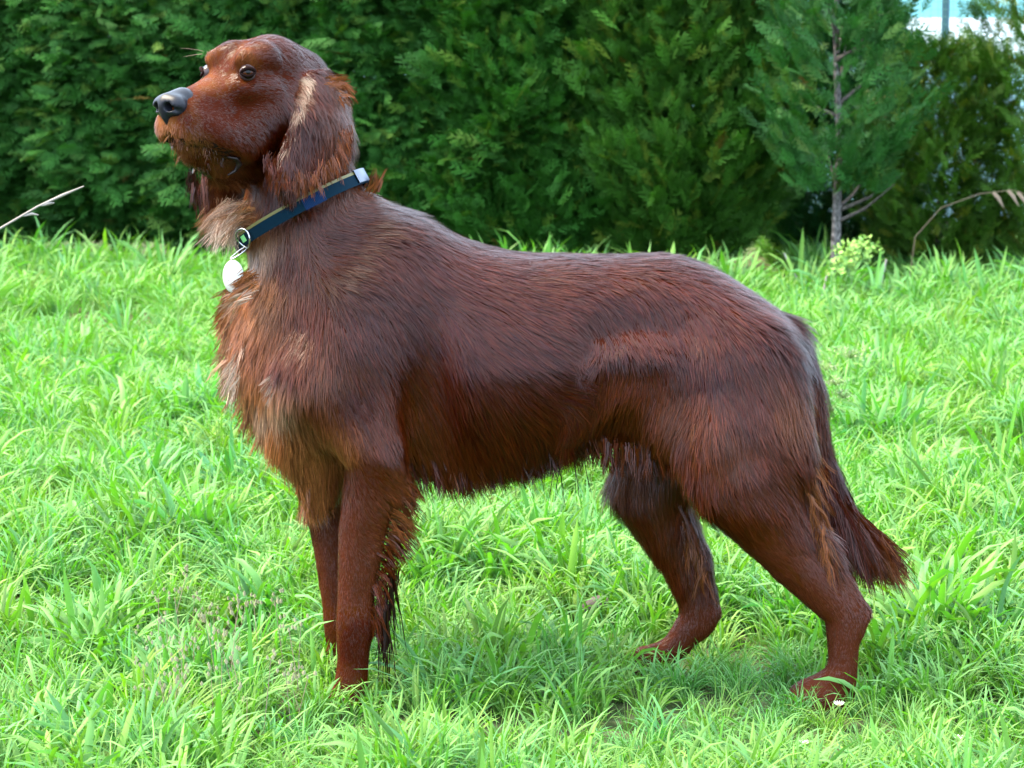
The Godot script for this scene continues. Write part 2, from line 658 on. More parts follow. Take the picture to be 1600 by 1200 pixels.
func hedge() -> void:
	bark = mat(Color(0.36, 0.32, 0.31), 0.9, 0.3, true)
	var t := NoiseTexture2D.new()
	var fn := FastNoiseLite.new()
	fn.frequency = 0.05
	t.noise = fn
	t.seamless = true
	t.width = 256
	t.height = 256
	bark.heightmap_enabled = false
	bark.albedo_texture = t
	bark.uv1_triplanar = true
	bark.uv1_scale = Vector3(14, 3, 14)
	leafy = mat(Color(1, 1, 1), 0.6, 0.28, true)
	leafy.backlight_enabled = true
	leafy.backlight = Color(0.5, 0.6, 0.25)
	for k in 3:
		sprays.append(spray_mesh(100 + k))
	var dark := Color(0.024, 0.094, 0.014)
	var names := ["dense green conifer at the left edge of the picture", "dense green conifer left of the dog's nose", "dense green conifer right behind the dog's head", "dense green conifer above the dog's withers", "dense green conifer above the middle of the dog's back", "feathery green conifer above the dog's loin, last of the dense hedge"]
	for k in 6:
		var x := -2.45 + k * 0.63
		var z := hedge_z(x) - 0.55
		var tint := dark
		if k == 5:
			tint = Color(0.034, 0.104, 0.012)
		elif k == 4:
			tint = Color(0.025, 0.098, 0.012)
		conifer("hedge_conifer", Vector3(x, 0, z), rf(0.50, 0.55), 2.5, 19000, 0.115, tint, 0.03 + 0.12 * rng.randf(), names[k])
	conifer("hedge_conifer", Vector3(-3.2, 0, hedge_z(-3.2) - 0.55), 0.6, 2.5, 5000, 0.125, dark, 0.06, "dense green conifer just outside the left edge of the picture")
	var p1 := ground_at(1303, 466)
	conifer("sparse_conifer", p1, 0.34, 1.9, 1700, 0.115, Color(0.022, 0.090, 0.018), 0.45, "thin conifer with a pale bare trunk behind the dog's rump", 0.85)
	var p2 := ground_at(1490, 452)
	conifer("sparse_conifer", p2 + Vector3(0, 0, -0.35), 0.40, 1.02, 4200, 0.095, Color(0.042, 0.105, 0.010), 0.10, "short yellow-green conifer in front of the fence post", 0.95)
	var p3 := ground_at(1670, 452)
	conifer("sparse_conifer", p3 + Vector3(0, 0, -0.3), 0.42, 2.0, 4200, 0.10, Color(0.042, 0.102, 0.010), 0.05, "yellow-green conifer at the right edge of the picture", 0.9)
	var p4 := ground_at(1330, 440)
	conifer("sparse_conifer", p4 + Vector3(0.05, 0, -0.7), 0.44, 1.25, 5200, 0.10, Color(0.014, 0.070, 0.020), 0.02, "bluish green conifer in the gap behind the bare trunk", 0.4)

# ------------------------------------------------------------------ what lies behind the hedge
func background() -> void:
	# a pale court with a wind screen, a wire fence in front of it
	var s := holder("wind_screen", Vector3(2.6, 0, -10.2))
	tag(s, "pale turquoise wind screen with a white band beyond the fence", "screen")
	var parts := [["lower_panel", -0.02, 1.00, Color(0.34, 0.52, 0.60)], ["white_band", 1.003, 1.215, Color(0.80, 0.84, 0.82)], ["upper_panel", 1.218, 3.2, Color(0.22, 0.50, 0.52)]]
	for p in parts:
		var bm := BoxMesh.new()
		bm.size = Vector3(7.0, p[2] - p[1], 0.02 if p[0] != "white_band" else 0.03)
		var o := put(p[0], bm, mat(p[3], 0.85, 0.3), s)
		o.position = Vector3(0, (p[1] + p[2]) * 0.5, 0)
	var f := holder("wire_fence", Vector3(2.6, 0, -9.0))
	tag(f, "thin green wire mesh fence with dark teal posts behind the sparse conifers", "fence")
	var steel := mat(Color(0.02, 0.07, 0.09), 0.45, 0.5)
	for x in [-2.55, -0.235, 2.1]:
		var post := Bag.new()
		post.tube(PackedVector3Array([Vector3(x, -0.05, 0), Vector3(x, 2.6, 0), Vector3(x, 2.62, 0)]), PackedFloat32Array([0.022, 0.022, 0.012]), 12, Color.WHITE)
		put("post", post.mesh(), steel, f)
	var wires := Bag.new()
	for k in 130:
		var x := -2.6 + k * 0.04
		wires.tube(PackedVector3Array([Vector3(x, 0.02, 0.026), Vector3(x, 2.55, 0.026)]), PackedFloat32Array([0.0013, 0.0013]), 3, Color.WHITE)
	for k in 64:
		var y := 0.03 + k * 0.04
		wires.tube(PackedVector3Array([Vector3(-2.6, y, 0.029), Vector3(2.6, y, 0.029)]), PackedFloat32Array([0.0013, 0.0013]), 3, Color.WHITE)
	var w := put("wire_mesh", wires.mesh(), mat(Color(0.06, 0.16, 0.13), 0.5, 0.5), f)
	w.set_meta("kind", "stuff")

# ------------------------------------------------------------------ weeds and bits
func weeds() -> void:
	var stalk := mat(Color(1, 1, 1), 0.7, 0.3, true)
	stalk.backlight_enabled = true
	stalk.backlight = Color(0.5, 0.5, 0.35)
	# dry stalk leaning in from the left
	var b := Bag.new()
	var z := -0.9
	var pts := PackedVector3Array([at(-235, 560, z), at(-150, 455, z), at(-60, 392, z), at(0, 357, z), at(60, 322, z), at(100, 304, z), at(131, 291, z)])
	pts[0].y = 0.0
	var dry := Color(0.24, 0.21, 0.19)
	b.tube(pts, PackedFloat32Array([0.0028, 0.0026, 0.0024, 0.0022, 0.0020, 0.003, 0.0012]), 6, dry)
	b.tube(PackedVector3Array([at(35, 338, z), at(50, 334, z), at(60, 336, z)]), PackedFloat32Array([0.0010, 0.003, 0.001]), 5, dry)
	b.tube(PackedVector3Array([at(62, 322, z), at(75, 318, z), at(85, 317, z)]), PackedFloat32Array([0.0010, 0.0035, 0.001]), 5, dry)
	tag(put("dry_stalk", b.mesh(), stalk, self), "dry pale grass stalk leaning in at the left edge", "stalk")
	# pale spurge by the bare trunk
	spurge(ground_at(1330, 492), 0.26, "pale yellow-green leafy weed beside the bare trunk", stalk)
	# seeding umbels behind the tail
	umbel(ground_at(1300, 700), at(1312, 560, ground_at(1300, 700).z), 0.055, "feathery pale seeding weed behind the dog's rump", stalk)
	# curved dry bramble on the right
	var br := Bag.new()
	var zz := ground_at(1450, 470).z + 0.2
	br.tube(PackedVector3Array([at(1415, 480, zz), at(1430, 370, zz), at(1470, 325, zz), at(1530, 303, zz), at(1580, 297, zz), at(1640, 312, zz)]), PackedFloat32Array([0.0022, 0.002, 0.0018, 0.0017, 0.0015, 0.0012]), 6, Color(0.12, 0.09, 0.06))
	for q in [[1552, 300], [1575, 297], [1590, 300]]:
		var a := at(q[0], q[1], zz)
		br.ribbon(PackedVector3Array([a, a + Vector3(0.02, -0.025, 0.01), a + Vector3(0.045, -0.065, 0.0)]), Vector3(0.2, 0.3, 1), 0.014, 0.018, Color(0.16, 0.11, 0.08), 0.4)
	tag(put("bramble", br.mesh(), stalk, self), "curved dry bramble stem with withered leaves at the right", "bramble")
	# dead twigs on the ground near the trunk
	var k := 0
	var tw := [[1360, 470, 1385, 405, "grey dead twig leaning right of the pale weed"], [1255, 460, 1225, 395, "grey dead twig leaning left of the bare trunk"], [1272, 478, 1292, 430, "short grey dead twig at the foot of the bare trunk"]]
	for q in tw:
		var g := ground_at(q[0], q[1] + 12)
		var tip := at(q[2], q[3], g.z)
		var bb := Bag.new()
		bb.tube(PackedVector3Array([g, g.lerp(tip, 0.5) + Vector3(0.008, 0, 0.01), tip]), PackedFloat32Array([0.007, 0.006, 0.003]), 6, Color(0.25, 0.22, 0.21))
		tag(put("dead_twig", bb.mesh(), stalk, self), q[4], "twig", "dead twigs by the hedge")
		k += 1
	# daisies
	for q in [[1311, 1103, 0.008, "white flower head just below the dog's near hind paw"], [1257, 1163, 0.007, "white flower head at the bottom edge below the hind paw"], [1497, 1155, 0.007, "small pale flower head in the bottom right corner"]]:
		daisy(q[0], q[1], q[2], q[3], stalk)
	# grey dead leaf curled between the legs
	var lf := Bag.new()
	var g0 := ground_at(935, 985)
	var lp := PackedVector3Array()
	for s in 6:
		var t := s / 5.0
		lp.append(g0 + Vector3(-0.03 + 0.055 * t, 0.03 + 0.02 * sin(t * 2.4), 0.01 * t))
	lf.ribbon(lp, Vector3(0.1, 0.6, 0.8), 0.009, 0.012, Color(0.075, 0.062, 0.065), 0.6, Color(-1, 0, 0), 0.9)
	tag(put("dead_leaf", lf.mesh(), stalk, self), "curled grey dead leaf in the grass between the legs", "leaf")
	# fine seed heads low in the foreground, left of the paws
	var sd := Bag.new()
	for s in 45:
		var p := ground_at(rf(230, 480), rf(1010, 1190))
		var top := p + Vector3(rf(-0.03, 0.03), rf(0.05, 0.14), rf(-0.02, 0.02))
		sd.tube(PackedVector3Array([p, top]), PackedFloat32Array([0.0008, 0.0005]), 3, Color(0.22, 0.17, 0.12))
		for e in 5:
			var d := top + rv() * 0.012
			sd.tube(PackedVector3Array([d, d + Vector3(0, 0.003, 0), d + Vector3(0, 0.006, 0)]), PackedFloat32Array([0.001, 0.0026, 0.0008]), 4, Color(0.26, 0.24, 0.14))
	var so := put("seed_heads", sd.mesh(), stalk, self)
	tag(so, "fine pinkish grey seed heads in the foreground left of the paws", "seed heads", "", "stuff")

func daisy(px: float, py: float, r: float, label: String, m: Material) -> void:
	var b := Bag.new()
	var g := ground_at(px, py + 40)
	var top := at(px, py, g.z)
	b.tube(PackedVector3Array([g, g.lerp(top, 0.5) + Vector3(0.004, 0, 0), top]), PackedFloat32Array([0.001, 0.001, 0.001]), 5, Color(0.10, 0.20, 0.05))
	for k in 14:
		var an := TAU * k / 14.0
		var d := Vector3(cos(an), 0.5, sin(an))
		b.ribbon(PackedVector3Array([top, top + d * r * 0.6, top + d * r + Vector3(0, r * 0.2, 0)]), Vector3.UP, r * 0.25, r * 0.3, Color(0.75, 0.75, 0.72), 0.2)
	b.tube(PackedVector3Array([top, top + Vector3(0, r * 0.3, 0), top + Vector3(0, r * 0.45, 0)]), PackedFloat32Array([r * 0.3, r * 0.34, r * 0.1]), 8, Color(0.7, 0.6, 0.25))
	tag(put("daisy", b.mesh(), m, self), label, "flower", "small white flowers in the grass")

func spurge(g: Vector3, tall: float, label: String, m: Material) -> void:
	var o := holder("weed", g)
	tag(o, label, "weed")
	var b := Bag.new()
	var lv := Bag.new()
	for s in 9:
		var an := TAU * s / 9.0
		var hgt := tall * rf(0.65, 1.0)
		var out := Vector3(cos(an), 0, sin(an)) * tall * rf(0.15, 0.34)
		var top := Vector3(0, hgt, 0) + out
		b.tube(PackedVector3Array([Vector3(0, 0, 0), Vector3(0, hgt * 0.6, 0), top]), PackedFloat32Array([0.003, 0.0025, 0.0015]), 5, Color(0.13, 0.25, 0.08))
		for k in 26:
			var c := top + rv() * 0.028
			var d := rv().normalized()
			d.y = absf(d.y)
			lv.ribbon(PackedVector3Array([c, c + d * 0.011, c + d * 0.020]), rv(), 0.010, 0.012, Color(0.17, 0.30, 0.07) * rf(0.8, 1.25), 0.2, Color(-1, 0, 0), 0.3)
	put("stem", b.mesh(), m, o)
	var x := put("leaves", lv.mesh(), m, o)
	x.set_meta("kind", "stuff")

func umbel(g: Vector3, top: Vector3, r: float, label: String, m: Material) -> void:
	var o := holder("seeding_weed", g)
	tag(o, label, "weed")
	var b := Bag.new()
	var t := top - g
	b.tube(PackedVector3Array([Vector3.ZERO, t * 0.5 + Vector3(0.006, 0, 0), t]), PackedFloat32Array([0.0025, 0.002, 0.0015]), 5, Color(0.16, 0.30, 0.08))
	put("stem", b.mesh(), m, o)
	var f := Bag.new()
	for s in 6:
		var c := t * (1.0 - s * 0.15) + Vector3(rf(-0.03, 0.03), 0, rf(-0.03, 0.03)) * (1.0 if s else 0.0) + (Vector3(0.025, 0.0, 0) if s == 0 else Vector3.ZERO)
		f.tube(PackedVector3Array([t * (0.9 - s * 0.15), c]), PackedFloat32Array([0.001, 0.001]), 4, Color(0.2, 0.35, 0.1))
		for k in 60:
			var d := rv().normalized()
			d.y = absf(d.y) * 0.8
			var e := c + d * r * rf(0.6, 1.0) * (1.0 if s == 0 else 0.6)
			f.ribbon(PackedVector3Array([c, c.lerp(e, 0.6) + Vector3(0, 0.006, 0), e]), rv(), 0.0012, 0.0012, Color(0.16, 0.24, 0.08), 0.3)
			f.ribbon(PackedVector3Array([e, e + rv() * 0.003, e + rv() * 0.006]), rv(), 0.0034, 0.003, Color(0.20, 0.23, 0.13), 0.3)
	var x := put("umbels", f.mesh(), m, o)
	x.set_meta("kind", "stuff")

# ------------------------------------------------------------------ dog
const MAHOGANY := Color(0.0320, 0.0048, 0.0018)
const RED := Color(0.048, 0.0088, 0.0030)
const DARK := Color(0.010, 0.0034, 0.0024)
const TAN := Color(0.175, 0.058, 0.0165)
const PALE := Color(0.30, 0.21, 0.155)

var head: Transform3D
# px, py, flow x, flow y (down), length mm, lift, gravity, colour, curl
var ctrl := []

func c4(px: float, py: float, z: float, r: float) -> Vector4:
	var p := at(px, py, z)
	return Vector4(p.x, p.y, p.z, r / SC)

func foot(px: float, z: float, r: float, x_at: float) -> Vector4:
	var p := at(px, x_at, z)
	return Vector4(p.x, r / SC - 0.002, z, r / SC)

func hd(f: float, u: float, l: float, r: float) -> Vector4:   # head space: forward, up, to its left
	return Vector4(f, u, l, r)

func body_mesh(bag: Bag) -> void:
	var F := Field.new(Vector3(-0.47, -0.02, -0.23), Vector3(0.60, 0.93, 0.23), 0.009)
	var sec := []
	for s in [[372, 500, 560, 0.02], [395, 440, 630, 0.065], [430, 392, 680, 0.088], [480, 350, 712, 0.104], [560, 318, 730, 0.118], [640, 328, 735, 0.124], [720, 370, 728, 0.128], [800, 393, 712, 0.130], [880, 397, 694, 0.124], [960, 398, 680, 0.112], [1040, 397, 690, 0.108], [1100, 413, 680, 0.105], [1160, 450, 645, 0.100], [1215, 497, 645, 0.082], [1245, 540, 630, 0.05], [1256, 570, 600, 0.02]]:
		var t := at(s[0], s[1], 0)
		var b := at(s[0], s[2], 0)
		sec.append([(t.x + b.x) * 0.5, t.y, b.y, s[3]])
	F.loft(sec, 0.02)
	# neck
	F.chain([c4(448, 165, 0.0, 55), c4(465, 245, 0.0, 74), c4(478, 335, 0.0, 94), c4(515, 440, 0.0, 118)], 0.85, 0.035)
	for z in [1.0, -1.0]:
		# shoulder blade and upper arm
		F.chain([c4(610, 400, 0.052 * z, 34), c4(560, 480, 0.082 * z, 52), c4(510, 585, 0.090 * z, 58)], 0.8, 0.04)
	var zn := 0.088
	F.chain([c4(500, 585, zn, 58), c4(588, 712, zn + 0.014, 44), c4(566, 830, zn + 0.002, 37), c4(556, 935, zn, 29), c4(554, 975, zn, 30), c4(552, 1030, zn, 25), foot(547, zn, 27, 1085), foot(524, zn, 20, 1090)], 0.88, 0.025)
	F.chain([c4(560, 540, 0.108, 32), c4(612, 690, 0.112, 28)], 0.8, 0.03)
	F.chain([c4(592, 705, zn + 0.014, 34), c4(626, 748, zn + 0.010, 22)], 0.9, 0.02)
	F.chain([c4(578, 960, zn - 0.004, 9), c4(577, 985, zn - 0.004, 9)], 1.0, 0.012)
	F.chain([c4(505, 590, -zn, 56), c4(545, 725, -zn, 50), c4(512, 790, -zn, 38), c4(520, 850, -zn, 33), c4(528, 940, -zn, 27), c4(530, 975, -zn, 27), c4(533, 1010, -zn, 24), foot(530, -zn, 26, 1050), foot(507, -zn, 19, 1055)], 0.88, 0.025)
	F.chain([c4(470, 660, 0.03, 46), c4(505, 760, 0.02, 30)], 1.0, 0.04)
	# toes
	for q in [[512, zn, 1092, 1.0], [490, -zn, 1056, 1.0], [1252, 0.09, 1098, 1.0], [975, -0.09, 1052, 1.0]]:
		for k in 4:
			var zo := (k - 1.5) * 0.0145
			var fx := 8.0 if (k == 0 or k == 3) else 0.0
			F.chain([foot(q[0] + 22 + fx, q[1] + zo * 0.8, 15, q[2]), foot(q[0] + 4 + fx, q[1] + zo, 11.5, q[2])], 1.0, 0.006)
	# hind legs
	F.chain([c4(1150, 580, 0.055, 88), c4(1150, 670, 0.084, 92), c4(1175, 770, 0.090, 74), c4(1238, 872, 0.090, 43), c4(1316, 958, 0.088, 29), c4(1318, 1030, 0.090, 24), foot(1308, 0.09, 28, 1085), foot(1268, 0.09, 21, 1095)], 0.72, 0.06)
	F.chain([c4(1120, 560, -0.06, 84), c4(1015, 765, -0.088, 66), c4(1062, 862, -0.09, 42), c4(1086, 930, -0.09, 30), c4(1088, 965, -0.09, 28), c4(1056, 1012, -0.09, 24), foot(1025, -0.09, 26, 1045), foot(990, -0.09, 20, 1050)], 0.75, 0.035)
	# heel bones and the tendons that run up from them
	F.chain([c4(1275, 830, 0.088, 16), c4(1338, 935, 0.088, 11), c4(1350, 958, 0.088, 14), c4(1338, 985, 0.088, 13)], 0.9, 0.014)
	F.chain([c4(1090, 860, -0.09, 16), c4(1108, 925, -0.09, 11), c4(1116, 958, -0.09, 14), c4(1100, 985, -0.09, 13)], 0.9, 0.014)
	# thigh muscle and knee
	F.chain([c4(1195, 560, 0.090, 40), c4(1215, 690, 0.098, 44)], 0.6, 0.04)
	F.chain([c4(1090, 700, 0.110, 26), c4(1110, 770, 0.112, 26)], 0.7, 0.03)
	F.chain([c4(1150, 600, 0.152, 16), c4(1165, 700, 0.158, 18)], 1.0, 0.03, true)
	# hollow of the flank and the fold below it
	F.chain([c4(935, 520, 0.136, 30), c4(995, 504, 0.133, 36), c4(1056, 504, 0.133, 34)], 1.0, 0.035, true)
	F.chain([c4(885, 650, 0.088, 30), c4(935, 605, 0.082, 38), c4(985, 590, 0.080, 40), c4(1030, 592, 0.080, 40), c4(1042, 640, 0.080, 42)], 0.7, 0.014)
	F.chain([c4(875, 630, 0.096, 14), c4(905, 590, 0.096, 17), c4(945, 562, 0.094, 18), c4(990, 551, 0.093, 18), c4(1035, 555, 0.092, 17), c4(1052, 585, 0.091, 15)], 1.0, 0.022)
	F.chain([c4(1066, 555, 0.132, 14), c4(1070, 640, 0.132, 16), c4(1066, 720, 0.130, 16)], 1.0, 0.02, true)
	# crease behind the elbow
	F.chain([c4(672, 480, 0.134, 16), c4(666, 560, 0.124, 22), c4(664, 640, 0.116, 28), c4(678, 720, 0.106, 30)], 1.0, 0.045, true)
	# tail
	F.chain([c4(1225, 525, 0.0, 34), c4(1258, 600, 0.0, 24), c4(1275, 690, 0.0, 18), c4(1310, 780, 0.0, 14), c4(1365, 850, 0.0, 7)], 1.0, 0.025)
	F.mesh_into(bag, Transform3D.IDENTITY, MAHOGANY)

func head_mesh(bag: Bag) -> void:
	# x = forward, y = up, z = to the dog's left
	var F := Field.new(Vector3(-0.20, -0.22, -0.125), Vector3(0.15, 0.075, 0.125), 0.0042)
	F.chain([hd(-0.035, 0.002, 0, 0.047), hd(-0.075, 0.003, 0, 0.053), hd(-0.122, -0.008, 0, 0.050)], 1.0, 0.01)
	F.chain([hd(-0.09, -0.06, 0, 0.058), hd(-0.135, -0.11, 0, 0.060)], 1.0, 0.03)
	# muzzle
	F.chain([hd(-0.02, -0.038, 0, 0.040), hd(0.03, -0.046, 0, 0.038), hd(0.075, -0.055, 0, 0.029)], 0.92, 0.025)
	for s in [1.0, -1.0]:
		F.chain([hd(0.08025, -0.076, 0.016 * s, 0.0265), hd(0.0525, -0.080, 0.019 * s, 0.029), hd(0.025, -0.088, 0.025 * s, 0.029), hd(0, -0.095, 0.030 * s, 0.026)], 0.9, 0.018)
		F.chain([hd(0.002, 0.017, 0.029 * s, 0.012), hd(-0.03, 0.022, 0.032 * s, 0.022)], 1.0, 0.015)
		F.chain([hd(-0.045, -0.050, 0.033 * s, 0.040), hd(-0.015, -0.075, 0.030 * s, 0.030)], 1.0, 0.02)
		# under the eye
		F.chain([hd(0.012, -0.022, 0.030 * s, 0.015), hd(-0.03, -0.022, 0.046 * s, 0.016)], 1.0, 0.015)
		# ear
		var ear := [hd(-0.088, -0.022, 0.048 * s, 0.026), hd(-0.108, -0.030, 0.066 * s, 0.042), hd(-0.088, -0.086, 0.086 * s, 0.056), hd(-0.056, -0.128, 0.087 * s, 0.046)]
		if s < 0:
			ear = [hd(-0.085, -0.018, -0.052, 0.026), hd(-0.1, -0.03, -0.064, 0.038), hd(-0.082, -0.09, -0.074, 0.044), hd(-0.062, -0.145, -0.074, 0.038)]
		F.chain(ear, 0.26, 0.012)
	# lower jaw
	F.chain([hd(0.066, -0.106, 0, 0.017), hd(0.03375, -0.112, 0, 0.023), hd(-0.02, -0.105, 0, 0.034), hd(-0.07, -0.095, 0, 0.045)], 1.0, 0.012)
	# line of the mouth, eye sockets, furrow of the forehead
	for s in [1.0, -1.0]:
		F.chain([hd(0.100, -0.088, 0.0, 0.004), hd(0.088, -0.0985, 0.024 * s, 0.0045), hd(0.06, -0.108, 0.041 * s, 0.006), hd(0.026, -0.118, 0.044 * s, 0.007)], 1.0, 0.006, true)
		F.chain([hd(0.012, 0.0, 0.045 * s, 0.0125)], 1.0, 0.008, true)
	F.chain([hd(0.012, 0.024, 0, 0.010), hd(-0.04, 0.056, 0, 0.006)], 1.0, 0.02, true)
	F.mesh_into(bag, head, MAHOGANY)

